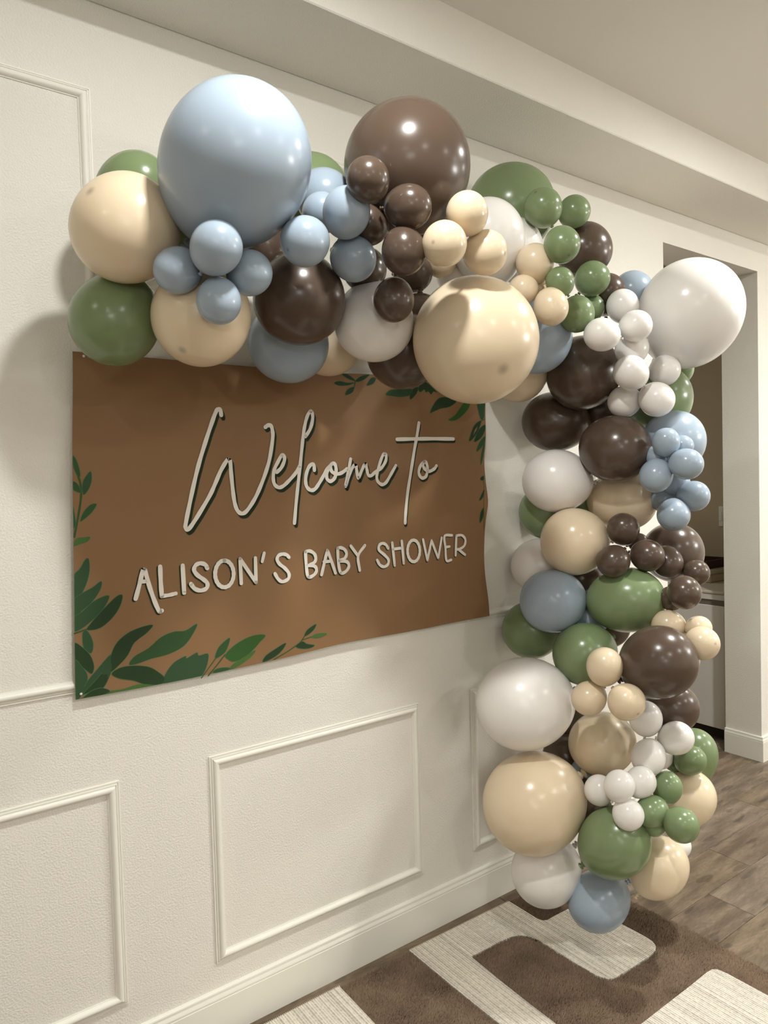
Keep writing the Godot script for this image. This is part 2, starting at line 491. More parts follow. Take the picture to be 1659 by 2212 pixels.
	leaf(banner, 4, [4975,6602,5227,6731,5499,7004,5683,7177,5916,7154,5764,6916,5444,6674,5178,6576])
	leaf(banner, 1, [6251,7237,6576,7252,6534,6981,6479,6709,6347,6654,6263,6902])
	leaf(banner, 0, [6346,6610,6019,6426,5800,5949,6007,6059,6222,6331])
	leaf(banner, 0, [6504,6480,6198,6297,6016,5919,6281,6030,6474,6270])
	leaf(banner, 1, [6483,6101,6231,5895,6120,5602,6318,5728,6453,5898])
	leaf(banner, 1, [6464,5932,6336,5560,6323,5172,6426,5493])
	leaf(banner, 0, [6451,4816,6309,4733,6353,4665,6461,4680])
	leaf(banner, 0, [6475,4374,6314,4175,6202,4003,6382,4105])
	leaf(banner, 0, [6385,3773,6225,3570,6193,3284,6338,3463])
	# two small tacks in the left corners
	for k in 2:
		var tk := begin()
		for s in 12:
			var a := TAU * s / 12.0
			var b := TAU * (s + 1) / 12.0
			var r := 0.003
			var c := Vector3(0, 0, 0.0016)
			var pa := Vector3(cos(a), sin(a), 0) * r
			var pb := Vector3(cos(b), sin(b), 0) * r
			tri(tk, c, pa * 0.6 + Vector3(0, 0, 0.0013), pb * 0.6 + Vector3(0, 0, 0.0013), Vector3.BACK)
			quad(tk, pa * 0.6 + Vector3(0, 0, 0.0013), pb * 0.6 + Vector3(0, 0, 0.0013), pb, pa, (pa + pb).normalized() + Vector3.BACK)
		var at := Vector2(-0.585, 0.768) if k == 0 else Vector2(-0.622, 0.006)
		var o := put("thumbtack", tk.commit(), mats.tack)
		o.position = BANNER_AT + on_banner(at, 0.0014)
		tag(o, "tiny pale tack in the upper left corner of the banner" if k == 0 else "tiny pale tack in the lower left corner of the banner", "thumbtack")

# ---------------------------------------------------------------- rug
var CREAM_A := PackedVector2Array([Vector2(0.60, 0.056), Vector2(0.778, 0.0545), Vector2(1.0, 0.056), Vector2(1.0, 0.124), Vector2(0.999, 0.229), Vector2(1.0, 1.3), Vector2(0.60, 1.3)])
var CREAM_B := PackedVector2Array([Vector2(1.247, 0.057), Vector2(1.45, 0.062), Vector2(1.66, 0.066), Vector2(1.661, 0.15), Vector2(1.661, 0.185), Vector2(1.666, 0.204), Vector2(1.68, 0.213), Vector2(1.72, 0.213), Vector2(1.79, 0.216), Vector2(1.82, 0.226), Vector2(1.836, 0.25), Vector2(1.842, 0.30), Vector2(1.845, 0.385), Vector2(1.848, 0.447), Vector2(1.845, 0.478), Vector2(1.834, 0.497), Vector2(1.814, 0.508), Vector2(1.773, 0.512), Vector2(1.70, 0.510), Vector2(1.625, 0.506), Vector2(1.604, 0.496), Vector2(1.593, 0.47), Vector2(1.587, 0.40), Vector2(1.585, 0.30), Vector2(1.582, 0.26), Vector2(1.571, 0.228), Vector2(1.553, 0.21), Vector2(1.53, 0.201), Vector2(1.49, 0.196), Vector2(1.372, 0.192), Vector2(1.367, 0.309), Vector2(1.364, 0.42), Vector2(1.365, 1.3), Vector2(1.252, 1.3), Vector2(1.251, 0.42), Vector2(1.248, 0.30)])
var CREAM_C := PackedVector2Array([Vector2(1.50, 0.65), Vector2(1.762, 0.651), Vector2(1.84, 0.650), Vector2(1.866, 0.652), Vector2(1.878, 0.662), Vector2(1.883, 0.69), Vector2(1.885, 0.80), Vector2(1.887, 1.3), Vector2(1.50, 1.3)])

func slab(poly: PackedVector2Array, y0: float, y1: float) -> ArrayMesh:
	var st := begin()
	var ids := Geometry2D.triangulate_polygon(poly)
	for i in range(0, ids.size(), 3):
		var v := []
		for k in 3:
			v.append(Vector3(poly[ids[i + k]].x, y1, poly[ids[i + k]].y))
		if (v[1] - v[0]).cross(v[2] - v[0]).dot(Vector3.UP) > 0.0:
			v = [v[0], v[2], v[1]]
		for k in 3:
			st.set_normal(Vector3.UP)
			st.set_uv(Vector2(v[k].x, v[k].z) / 0.4)
			st.add_vertex(v[k])
	var n := poly.size()
	for i in n:
		var a := poly[i]
		var b := poly[(i + 1) % n]
		var e := b - a
		var nn := Vector3(e.y, 0, -e.x).normalized()
		var mid := (a + b) / 2.0 + Vector2(nn.x, nn.z) * 0.0005
		if Geometry2D.is_point_in_polygon(mid, poly):
			nn = -nn
		quad(st, Vector3(a.x, y0, a.y), Vector3(b.x, y0, b.y), Vector3(b.x, y1, b.y), Vector3(a.x, y1, a.y), nn, [a / 0.4, b / 0.4, b / 0.4, a / 0.4])
	return st.commit()

func make_rug() -> void:
	var rug := thing("rug", Vector3.ZERO, "brown plush area rug with cream woven angular bands lying on the plank floor", "rug")
	var outline := PackedVector2Array([Vector2(-0.6, 0.052), Vector2(0.6, 0.056), Vector2(1.25, 0.059), Vector2(1.70, 0.066), Vector2(1.96, 0.066), Vector2(1.975, 0.25), Vector2(1.982, 0.438), Vector2(1.989, 0.522), Vector2(1.990, 0.586), Vector2(1.985, 0.655), Vector2(1.983, 0.75), Vector2(1.986, 1.3), Vector2(-0.6, 1.3)])
	put("plush_base", slab(outline, 0.001, 0.006), mats.plush, rug)
	var bands := [CREAM_A, CREAM_B, CREAM_C]
	for b in bands:
		put("woven_band", slab(b, 0.002, 0.0125), mats.weave, rug)
	# stitches along the cut edge by the wall
	var st := begin()
	for part in [[0.62, 1.0, 0.0545, 0.056], [1.25, 1.66, 0.057, 0.066]]:
		var x: float = part[0]
		while x < part[1]:
			var z := lerpf(part[2], part[3], (x - part[0]) / (part[1] - part[0]))
			bevel(st, Vector3(x, 0.003, z - 0.0045), Vector3(x + 0.0022, 0.0128, z + 0.002), 0.0006)
			x += 0.0052
	var e := put("edge_stitching", st.commit(), mats.thread, rug)
	e.set_meta("kind", "stuff")
	# the plush pile
	var blade := begin()
	for k in 2:
		var a := PI * k / 2.0 + 0.3
		var d := Vector3(cos(a), 0, sin(a)) * 0.0011
		var lean := Vector3(0.0035, 0, 0.0012) * (1.0 if k == 0 else 0.6)
		var n := Vector3(-d.z * 300.0, 1.0, d.x * 300.0).normalized()
		var tip := Vector3(0, 1, 0) * 0.008 + lean
		var midp := Vector3(0, 0.0045, 0) + lean * 0.3
		quad(blade, -d, d, midp + d * 0.8, midp - d * 0.8, n)
		tri(blade, midp - d * 0.8, midp + d * 0.8, tip, n)
	var mm := MultiMesh.new()
	mm.transform_format = MultiMesh.TRANSFORM_3D
	mm.use_colors = true
	mm.mesh = blade.commit()
	var tr := []
	var col := []
	var patch := noise(9.0, 3, 41)
	var lay := noise(6.0, 2, 77)
	var shrunk := []
	for b in bands:
		shrunk.append(Geometry2D.offset_polygon(b, 0.0015)[0])
	var body: PackedVector2Array = Geometry2D.offset_polygon(outline, -0.001)[0]
	for i in 150000:
		var q := Vector2(rng.randf_range(0.95, 2.0), rng.randf_range(0.055, 1.0))
		if q.y > 1.65 * (q.x - 0.70) + 0.12 and q.x < 1.3:
			continue
		if not Geometry2D.is_point_in_polygon(q, body):
			continue
		var skip := false
		for s in shrunk:
			if Geometry2D.is_point_in_polygon(q, s):
				skip = true
				break
		if skip:
			continue
		var tw := lay.get_noise_2d(q.x, q.y) * 1.2 + rng.randf_range(-0.8, 0.8)
		var h := rng.randf_range(0.75, 1.2)
		var bs := Basis(Vector3.UP, tw) * Basis(Vector3.RIGHT, rng.randf_range(-0.3, 0.3))
		tr.append(Transform3D(bs.scaled(Vector3(1.0, h, 1.0)), Vector3(q.x, 0.0055, q.y)))
		var f := 0.94 + 0.22 * patch.get_noise_2d(q.x, q.y) + rng.randf_range(-0.13, 0.13)
		col.append(Color(f, f, f))
	mm.instance_count = tr.size()
	for i in tr.size():
		mm.set_instance_transform(i, tr[i])
		mm.set_instance_color(i, col[i])
	var pile := MultiMeshInstance3D.new()
	pile.multimesh = mm
	pile.material_override = mats.pile
	pile.name = "plush_pile"
	pile.set_meta("kind", "stuff")
	rug.add_child(pile, true)

# ---------------------------------------------------------------- setting
const MOULD := [Vector2(0, 0), Vector2(0, 0.0035), Vector2(0.0008, 0.0045), Vector2(0.0035, 0.0045), Vector2(0.0042, 0.003), Vector2(0.005, 0.003), Vector2(0.0058, 0.006), Vector2(0.0085, 0.0065), Vector2(0.009, 0.005), Vector2(0.0098, 0.005), Vector2(0.0105, 0.0075), Vector2(0.0118, 0.0094), Vector2(0.0135, 0.0108), Vector2(0.0155, 0.0116), Vector2(0.018, 0.0118), Vector2(0.0205, 0.0111), Vector2(0.0228, 0.0094), Vector2(0.0245, 0.007), Vector2(0.0257, 0.0045), Vector2(0.0262, 0.003), Vector2(0.028, 0.0025), Vector2(0.028, 0)]

func frame(n: int, x0: float, x1: float, y0: float, y1: float, label: String) -> void:
	var t := Node3D.new()
	t.name = "trim_%d" % n
	add_child(t, true)
	struct(t, label)
	var c := [Vector3(x0, y1, 0), Vector3(x1, y1, 0), Vector3(x1, y0, 0), Vector3(x0, y0, 0)]
	var inw := [Vector3.DOWN, Vector3.LEFT, Vector3.UP, Vector3.RIGHT]
	for k in 4:
		var st := begin()
		run_profile(st, mould_turned(), c[k], c[(k + 1) % 4], inw[k], Vector3.BACK, -1.0, -1.0)
		put("rail", st.commit(), mats.trim, t)

func mould_turned() -> Array:
	return MOULD

const BASE := [Vector2(0, 0), Vector2(0.014, 0), Vector2(0.014, 0.0975), Vector2(0.0128, 0.099), Vector2(0.0128, 0.1005), Vector2(0.0138, 0.1015), Vector2(0.0136, 0.105), Vector2(0.012, 0.109), Vector2(0.0105, 0.112), Vector2(0.0102, 0.115), Vector2(0.0105, 0.118), Vector2(0.0095, 0.121), Vector2(0.007, 0.1227), Vector2(0, 0.123)]

func wood_texture() -> ImageTexture:
	var w := 1024
	var h := 512
	var img := Image.create(w, h, false, Image.FORMAT_RGB8)
	var warp := noise(1.0, 2, 5)
	var fine := noise(1.0, 2, 9)
	var broad := noise(1.0, 3, 13)
	var knot := noise(1.0, 1, 21)
	for y in h:
		var q := y / 128
		var v := (y % 128) / 128.0 - 0.5
		for x in w:
			var u := float(x) / w * 1.3
			var off := q * 37.0
			var wv := warp.get_noise_2d(u * 2.2 + off, v * 1.6 + off)
			# cathedral figure: long stretched rings
			var ring := v * v * 16.0 + wv * 5.0 + u * (3.0 if q % 2 == 0 else 0.8) + 0.3 * warp.get_noise_2d(u * 14.0, v * 9.0 + off)
			var r := absf(fposmod(ring, 1.0) - 0.5) * 2.0
			var g := fine.get_noise_2d(u * 26.0 + off, v * 95.0)
			var b := broad.get_noise_2d(u * 3.2 + off, v * 3.0 + off)
			var kn := smoothstep(0.52, 0.75, knot.get_noise_2d(u * 6.0 + off, v * 4.0 + off * 1.7))
			var f := 0.92 + 0.07 * smoothstep(0.1, 0.9, r) * (0.5 + 0.8 * b) + 0.07 * g + 0.06 * b - 0.16 * kn
			var c := Color(0.455, 0.41, 0.36).lerp(Color(0.53, 0.485, 0.43), clampf(0.5 + b + 0.4 * g, 0.0, 1.0)) * f
			img.set_pixel(x, y, Color(c.r, c.g, c.b))
	return ImageTexture.create_from_image(img)

func weave_textures() -> Array:
	var s := 512
	var img := Image.create(s, s, false, Image.FORMAT_RGB8)
	var bump := Image.create(s, s, false, Image.FORMAT_RGB8)
	var a := noise(1.0, 2, 31)
	var r := RandomNumberGenerator.new()
	r.seed = 12
	for x in s:
		var rib := 0.5 + 0.5 * cos(TAU * x / s * 56.0)
		var line := a.get_noise_1d(floor(x / 9.14) * 3.7)
		for y in s:
			var n := a.get_noise_2d(floor(x / 9.14) * 5.3, y * 0.07)
			var m := r.randf_range(-0.09, 0.09)
			var f := clampf(0.84 + 0.13 * rib + 0.07 * n + 0.12 * line + m, 0.0, 1.0)
			img.set_pixel(x, y, Color(0.945 * f, 0.91 * f, 0.85 * f))
			var hgt := clampf(0.3 + 0.5 * rib + 0.15 * n + m, 0.0, 1.0)
			bump.set_pixel(x, y, Color(hgt, hgt, hgt))
	bump.bump_map_to_normal_map(6.0)
	return [ImageTexture.create_from_image(img), ImageTexture.create_from_image(bump)]

func plank(floor_node: Node3D, x0: float, x1: float, z0: float, z1: float, k: int) -> void:
	var g := 0.0006
	var b := 0.0012
	var st := begin()
	var top := [Vector3(x0 + g + b, 0, z0 + g + b), Vector3(x1 - g - b, 0, z0 + g + b), Vector3(x1 - g - b, 0, z1 - g - b), Vector3(x0 + g + b, 0, z1 - g - b)]
	var q := k % 4
	var uv := []
	for p in top:
		var u: float = (p.x - x0) / 1.3
		if (k / 4) % 2 == 1:
			u = (x1 - p.x) / 1.3
		uv.append(Vector2(minf(u, 0.995) if x1 - x0 < 1.3 else u, (q + clampf((p.z - z0) / (z1 - z0), 0.02, 0.98)) / 4.0))
	quad(st, top[0], top[1], top[2], top[3], Vector3.UP, uv)
	var low := [Vector3(x0 + g, -b, z0 + g), Vector3(x1 - g, -b, z0 + g), Vector3(x1 - g, -b, z1 - g), Vector3(x0 + g, -b, z1 - g)]
	var nn := [Vector3(0, 1, -1), Vector3(1, 1, 0), Vector3(0, 1, 1), Vector3(-1, 1, 0)]
	for i in 4:
		var j := (i + 1) % 4
		quad(st, top[i], top[j], low[j], low[i], nn[i].normalized(), [uv[i], uv[j], uv[j], uv[i]])
		var dn := Vector3(0, -0.006, 0)
		quad(st, low[i], low[j], low[j] + dn, low[i] + dn, Vector3(nn[i].x, 0, nn[i].z), [uv[i], uv[j], uv[j], uv[i]])
	put("plank", st.commit(), mats["oak_%d" % (k * 7 % 3)], floor_node)

func make_room() -> void:
	# floor of planks
	var st := begin()
	box(st, Vector3(-2.6, -0.2, -3.4), Vector3(5.4, -0.007, 4.8))
	var fl := put("floor", st.commit(), mats.underlay)
	struct(fl, "grey-brown wood plank floor")
	var starts := {0: 1.665, 1: 2.99, 2: 2.503, 3: 2.225}
	var k := 0
	for row in range(-21, 29):
		var z0 := -0.030 + 0.156 * row
		var s: float = starts[row] if starts.has(row) else 2.0 + fposmod(row * 0.47, 1.22)
		var len := 1.22
		var x := s
		while x > -2.5:
			x -= len
		while x < 5.2:
			plank(fl, maxf(x, -2.5), minf(x + len, 5.2), z0, z0 + 0.156, k * 5 + row * 3 + 200)
			x += len
			k += 1
	# back wall with the opening at its right
	st = begin()
	box(st, Vector3(-2.6, -0.01, -0.18), Vector3(2.707, 2.67, 0))
	box(st, Vector3(2.707, 2.38, -0.18), Vector3(3.49, 2.67, 0))
	box(st, Vector3(3.49, -0.01, -0.18), Vector3(5.3, 2.67, 0))
	struct(put("wall_back", st.commit(), mats.wall), "off-white textured wall with picture-frame moulding and an open doorway")
	st = begin()
	box(st, Vector3(-2.6, -0.01, 0), Vector3(-2.5, 2.67, 4.6))
	struct(put("wall_left", st.commit(), mats.wall), "plain off-white wall")
	st = begin()
	box(st, Vector3(-2.6, -0.01, 4.6), Vector3(5.3, 2.67, 4.7))
	struct(put("wall_front", st.commit(), mats.wall), "plain off-white wall")
	# right wall around its window
	st = begin()
	box(st, Vector3(5.2, -0.01, 0), Vector3(5.32, 2.67, 1.9))
	box(st, Vector3(5.2, -0.01, 3.1), Vector3(5.32, 2.67, 4.6))
	box(st, Vector3(5.2, -0.01, 1.9), Vector3(5.32, 0.9, 3.1))
	box(st, Vector3(5.2, 2.1, 1.9), Vector3(5.32, 2.67, 3.1))
	struct(put("wall_right", st.commit(), mats.wall), "off-white wall with a window")
	var win := Node3D.new()
	win.name = "window_1"
	add_child(win, true)
	struct(win, "white framed window")
	st = begin()
	for r in [[0.9, 0.95, 1.9, 3.1], [2.05, 2.1, 1.9, 3.1], [0.95, 2.05, 1.9, 1.95], [0.95, 2.05, 3.05, 3.1], [0.95, 2.05, 2.48, 2.52]]:
		bevel(st, Vector3(5.23, r[0], r[2]), Vector3(5.29, r[1], r[3]), 0.004)
	put("frame", st.commit(), mats.trim, win)
	st = begin()
	box(st, Vector3(5.258, 0.95, 1.95), Vector3(5.262, 2.05, 3.05))
	put("pane", st.commit(), mats.glass, win)
	# ceiling and the boxed soffit over the back wall
	st = begin()
	box(st, Vector3(-2.6, 2.67, -0.18), Vector3(5.32, 2.8, 4.7))
	var ce := put("ceiling", st.commit(), mats.ceiling)
	struct(ce, "flat off-white ceiling with a boxed soffit along the wall")
	st = begin()
	bevel(st, Vector3(-2.6, 2.52, 0.0005), Vector3(5.3, 2.675, 0.275), 0.003)
	put("soffit", st.commit(), mats.wall, ce)
	# baseboards
	st = begin()
	run_profile(st, BASE, Vector3(-2.5, 0, 0), Vector3(2.707, 0, 0), Vector3.BACK, Vector3.UP, 0.0, 1.0)
	run_profile(st, BASE, Vector3(2.707, 0, 0), Vector3(2.707, 0, -0.18), Vector3.RIGHT, Vector3.UP, 1.0, 0.0)
	struct(put("baseboard_back", st.commit(), mats.trim), "white moulded baseboard under the wall panels")
	st = begin()
	run_profile(st, BASE, Vector3(3.49, 0, -0.18), Vector3(3.49, 0, 0), Vector3.LEFT, Vector3.UP, 0.0, 1.0)
	run_profile(st, BASE, Vector3(3.49, 0, 0), Vector3(5.2, 0, 0), Vector3.BACK, Vector3.UP, 1.0, 0.0)
	struct(put("baseboard_right", st.commit(), mats.trim), "white moulded baseboard wrapping the right door jamb")
	# picture-frame mouldings
	frame(1, -0.234, 0.447, 0.189, 0.727, "lower white wall frame at the left")
	frame(2, 0.668, 1.350, 0.189, 0.727, "lower white wall frame under the banner")
	frame(3, 1.568, 2.250, 0.189, 0.727, "lower white wall frame behind the balloon column")
	frame(4, -0.234, 0.447, 0.951, 2.323, "upper white wall frame at the left")
	frame(5, 0.668, 1.350, 0.951, 2.323, "upper white wall frame behind the banner")
	frame(6, 1.568, 2.250, 0.951, 2.323, "upper white wall frame behind the balloons")
	# the hall behind the opening
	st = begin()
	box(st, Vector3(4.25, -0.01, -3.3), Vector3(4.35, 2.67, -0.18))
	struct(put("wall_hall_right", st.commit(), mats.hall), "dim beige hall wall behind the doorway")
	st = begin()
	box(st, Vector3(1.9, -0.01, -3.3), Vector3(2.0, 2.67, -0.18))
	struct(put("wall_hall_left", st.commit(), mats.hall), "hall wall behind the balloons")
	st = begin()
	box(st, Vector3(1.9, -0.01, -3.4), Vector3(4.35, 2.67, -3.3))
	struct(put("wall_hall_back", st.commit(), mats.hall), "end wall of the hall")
	st = begin()
	box(st, Vector3(1.9, 2.67, -3.4), Vector3(4.35, 2.8, -0.18))
	struct(put("ceiling_hall", st.commit(), mats.ceiling), "hall ceiling")

func make_hall_things() -> void:
	var c := thing("cabinet", Vector3(3.6, 0, -0.24), "low white cabinet with a grey handle channel in the hall behind the doorway", "cabinet")
	var st := begin()
	box(st, Vector3(0.05, 0.0, -2.0), Vector3(0.6, 0.06, 0.0))
	put("toe_kick", st.commit(), mats.dark_kick, c)
	st = begin()
	box(st, Vector3(0.02, 0.06, -2.0), Vector3(0.62, 0.782, 0.0))
	put("body", st.commit(), mats.cabinet, c)
	st = begin()
	box(st, Vector3(0.008, 0.722, -2.0), Vector3(0.021, 0.748, 0.0))
	put("handle_channel", st.commit(), mats.channel, c)
	for k in 3:
		st = begin()
		bevel(st, Vector3(0.0, 0.064, -0.664 * (k + 1) + 0.002), Vector3(0.019, 0.720, -0.664 * k - 0.002), 0.0015)
		put("door", st.commit(), mats.cabinet, c)
		st = begin()
		bevel(st, Vector3(0.0, 0.750, -0.664 * (k + 1) + 0.002), Vector3(0.019, 0.780, -0.664 * k - 0.002), 0.0015)
		put("drawer_front", st.commit(), mats.cabinet, c)
	st = begin()
	bevel(st, Vector3(-0.004, 0.782, -2.0), Vector3(0.64, 0.797, 0.0), 0.003)
	put("countertop", st.commit(), mats.counter, c)
	# a storage box with a lid seam, and a dark wooden tray on it
	var b := thing("storage_box", Vector3(4.02, 0.797, -0.74), "beige lidded storage box on the white hall cabinet under the wooden tray", "box")
	st = begin()
	bevel(st, Vector3(-0.16, 0.0, -0.3), Vector3(0.16, 0.045, 0.28), 0.006)
	put("body", st.commit(), mats.carton, b)
	st = begin()
	bevel(st, Vector3(-0.165, 0.047, -0.305), Vector3(0.165, 0.072, 0.285), 0.006)
	put("lid", st.commit(), mats.carton, b)
	var t := thing("tray", Vector3(4.03, 0.869, -0.80), "dark wooden tray on top of the beige storage box in the hall", "tray")
	st = begin()
	bevel(st, Vector3(-0.13, 0.0, -0.3), Vector3(0.13, 0.01, 0.3), 0.002)
	put("base", st.commit(), mats.dark_wood, t)
	for r in [[-0.13, -0.118, -0.3, 0.3], [0.118, 0.13, -0.3, 0.3], [-0.118, 0.118, -0.3, -0.288], [-0.118, 0.118, 0.288, 0.3]]:
		st = begin()
		bevel(st, Vector3(r[0], 0.01, r[2]), Vector3(r[1], 0.048, r[3]), 0.002)
		put("rim", st.commit(), mats.dark_wood, t)
	var s := thing("light_switch", Vector3(4.25, 1.095, -0.605), "narrow white switch plate on the dim hall wall above the tray", "switch")
	st = begin()
	bevel(st, Vector3(-0.007, 0.0, -0.014), Vector3(0.0, 0.125, 0.014), 0.003)
	put("plate", st.commit(), mats.trim, s)
	st = begin()
	bevel(st, Vector3(-0.011, 0.035, -0.007), Vector3(-0.006, 0.09, 0.007), 0.0015)
	put("rocker", st.commit(), mats.trim, s)

func downlight(x: float, z: float, wide: float, beam: float, label: String) -> void:
	var o := thing("ceiling_light", Vector3(x, 2.67, z), label, "ceiling light", "recessed ceiling lights")
	var ring := begin()
	var lens := begin()
	for s in 32:
		var a := TAU * s / 32.0
		var b := TAU * (s + 1) / 32.0
		var da := Vector3(cos(a), 0, sin(a))
		var db := Vector3(cos(b), 0, sin(b))
		var dn := Vector3(0, -0.006, 0)
		quad(ring, da * 0.075, db * 0.075, db * 0.072 + dn, da * 0.072 + dn, (da + db).normalized())
		quad(ring, da * 0.072 + dn, db * 0.072 + dn, db * 0.056 + dn, da * 0.056 + dn, Vector3.DOWN)
		tri(lens, Vector3(0, -0.005, 0), da * 0.056 + Vector3(0, -0.005, 0), db * 0.056 + Vector3(0, -0.005, 0), Vector3.DOWN)
	put("trim_ring", ring.commit(), mats.trim, o)
	put("lens", lens.commit(), mats.lamp, o)
	if wide > 0.0:
		var l := AreaLight3D.new()
		l.name = "light"
		l.area_size = Vector2(0.1, 0.1)
		l.light_energy = wide
		l.light_color = LAMP
		l.shadow_enabled = true
		l.area_range = 12.0
		l.area_attenuation = 2.0
		o.add_child(l, true)
		l.position = Vector3(0, -0.012, 0)
		l.rotation = Vector3(-PI / 2.0, 0, 0)
	if beam > 0.0:
		var b := SpotLight3D.new()
		b.name = "beam"
		b.spot_angle = 72.0
		b.spot_angle_attenuation = 1.0
		b.spot_range = 12.0
		b.spot_attenuation = 2.0
		b.light_size = 0.05
		b.light_energy = beam
		b.light_color = LAMP
		b.shadow_enabled = true
		o.add_child(b, true)
		b.position = Vector3(0, -0.015, 0)
		b.rotation = Vector3(-PI / 2.0, 0, 0)

# a hanging lamp of five small globes on a ring
func chandelier(at: Vector3, energy: float, label: String) -> void:
	var o := thing("pendant_light", at, label, "pendant light", "hanging lamps")
	var st := begin()
	tube(st, Vector3(0, 2.67 - at.y, 0), Vector3(0, 0.02, 0), 0.006)
	put("rod", st.commit(), mats.metal, o)
	st = begin()
	tube(st, Vector3(0, 2.67 - at.y, 0), Vector3(0, 2.645 - at.y, 0), 0.06)
	put("canopy", st.commit(), mats.metal, o)
	for k in 5:
		var a := TAU * k / 5.0
		var p := Vector3(cos(a), 0, sin(a)) * 0.24
		st = begin()
		tube(st, Vector3(0, 0.03, 0), p + Vector3(0, 0.03, 0), 0.006)
		tube(st, p + Vector3(0, 0.035, 0), p + Vector3(0, -0.0, 0), 0.012)
		put("arm", st.commit(), mats.metal, o)
		var g := SphereMesh.new()
		g.radius = 0.035
		g.height = 0.07
		var b := put("globe", g, mats.lamp, o)
		b.position = p + Vector3(0, -0.03, 0)
		var l := OmniLight3D.new()
		l.name = "light"
		l.light_energy = energy / 5.0
		l.light_color = LAMP
		l.light_size = 0.03
		l.omni_range = 12.0
		l.omni_attenuation = 2.0
		l.shadow_enabled = true
		b.add_child(l, true)

func tube(st: SurfaceTool, a: Vector3, b: Vector3, r: float) -> void:
	var d := (b - a).normalized()
	var u := d.cross(Vector3(0.3, 0.5, 0.81)).normalized()
	var v := d.cross(u)
	for k in 12:
		var s := TAU * k / 12.0
		var t := TAU * (k + 1) / 12.0
		var p := u * cos(s) + v * sin(s)
		var q := u * cos(t) + v * sin(t)
		quad(st, a + p * r, b + p * r, b + q * r, a + q * r, (p + q).normalized())
		tri(st, a, a + p * r, a + q * r, -d)
		tri(st, b, b + p * r, b + q * r, d)

const LAMP := Color(1.000, 1.000, 0.985)

func make_materials() -> void:
	var skin := {"green": rgb(121, 139, 99), "cream": rgb(231, 212, 182), "blue": rgb(160, 175, 190), "brown": rgb(84, 69, 58), "white": rgb(239, 235, 231)}
	var through := {"green": 0.2, "cream": 0.4, "blue": 0.3, "brown": 0.08, "white": 0.26}
	for h in skin:
		var m := mat(skin[h], 0.24, 0.5)
		m.vertex_color_use_as_albedo = true
		m.backlight_enabled = true
		m.backlight = Color(through[h], through[h], through[h])
		mats["latex_" + h] = m
	var wall := mat(rgb(228, 224, 215), 0.75, 0.3)
	wall.normal_enabled = true
	wall.normal_texture = bumps(1024, 0.075, 3, 3.0, 3)
	wall.normal_scale = 0.7
	wall.uv1_triplanar = true
	wall.uv1_world_triplanar = true
	wall.uv1_scale = Vector3(2.2, 2.2, 2.2)
	mats.wall = wall
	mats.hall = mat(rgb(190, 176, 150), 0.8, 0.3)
	mats.ceiling = mat(rgb(224, 220, 211), 0.85, 0.3)
	mats.trim = mat(rgb(232, 229, 219), 0.4, 0.4)
	mats.underlay = mat(rgb(40, 33, 27), 0.9, 0.2)
	var wood := wood_texture()
	var tones := [rgb(255, 250, 244), rgb(238, 228, 220), rgb(248, 238, 224)]
	for i in 3:
		var m := mat(tones[i], 0.5, 0.35)
		m.albedo_texture = wood
		mats["oak_%d" % i] = m
	var wv := weave_textures()
	var weave := mat(Color.WHITE, 0.95, 0.2)
	weave.albedo_texture = wv[0]
	weave.normal_enabled = true
	weave.normal_texture = wv[1]
	mats.weave = weave
	mats.thread = mat(rgb(205, 194, 174), 0.95, 0.2)
	mats.plush = mat(rgb(112, 94, 78), 0.95, 0.15)
	var pile := mat(rgb(132, 112, 93), 0.95, 0.15)
	pile.vertex_color_use_as_albedo = true
	mats.pile = pile
	var kraft := mat(rgb(136, 104, 72), 0.62, 0.35)
	kraft.normal_enabled = true
	kraft.normal_texture = bumps(512, 0.12, 2, 1.0, 8)
	kraft.normal_scale = 0.15
	kraft.uv1_triplanar = true
	kraft.uv1_scale = Vector3(6, 6, 6)
	mats.kraft = kraft
	mats.ink_white = mat(rgb(232, 226, 217), 0.6, 0.3)
	mats.ink_dark = mat(rgb(34, 46, 26), 0.6, 0.3)
	mats.leaf_0 = mat(rgb(42, 62, 38), 0.6, 0.3)
	mats.leaf_1 = mat(rgb(52, 78, 52), 0.6, 0.3)
	mats.leaf_2 = mat(rgb(52, 80, 47), 0.6, 0.3)
	mats.leaf_3 = mat(rgb(74, 104, 52), 0.6, 0.3)
	mats.leaf_4 = mat(rgb(54, 88, 42), 0.6, 0.3)
	mats.leaf_rim = mat(rgb(66, 108, 70), 0.6, 0.3)
	mats.leaf_stem = mat(rgb(58, 84, 44), 0.6, 0.3)
	mats.metal = mat(rgb(70, 64, 56), 0.4, 0.5, 0.8)
	mats.tack = mat(rgb(225, 222, 215), 0.3, 0.5)
	mats.cabinet = mat(rgb(222, 218, 210), 0.45, 0.4)
	mats.counter = mat(rgb(206, 196, 178), 0.5, 0.4)
	mats.channel = mat(rgb(120, 112, 98), 0.5, 0.5)
	mats.dark_kick = mat(rgb(60, 52, 44), 0.7, 0.3)
	mats.carton = mat(rgb(190, 176, 150), 0.8, 0.3)
	mats.dark_wood = mat(rgb(58, 34, 26), 0.45, 0.4)
	var glass := mat(Color(0.9, 0.95, 0.95, 0.08), 0.05, 0.5)
	glass.transparency = BaseMaterial3D.TRANSPARENCY_ALPHA
	mats.glass = glass
	var lamp := mat(rgb(250, 246, 236), 0.5, 0.3)
	lamp.emission_enabled = true
	lamp.emission = LAMP
	lamp.emission_energy_multiplier = 3.00
	mats.lamp = lamp

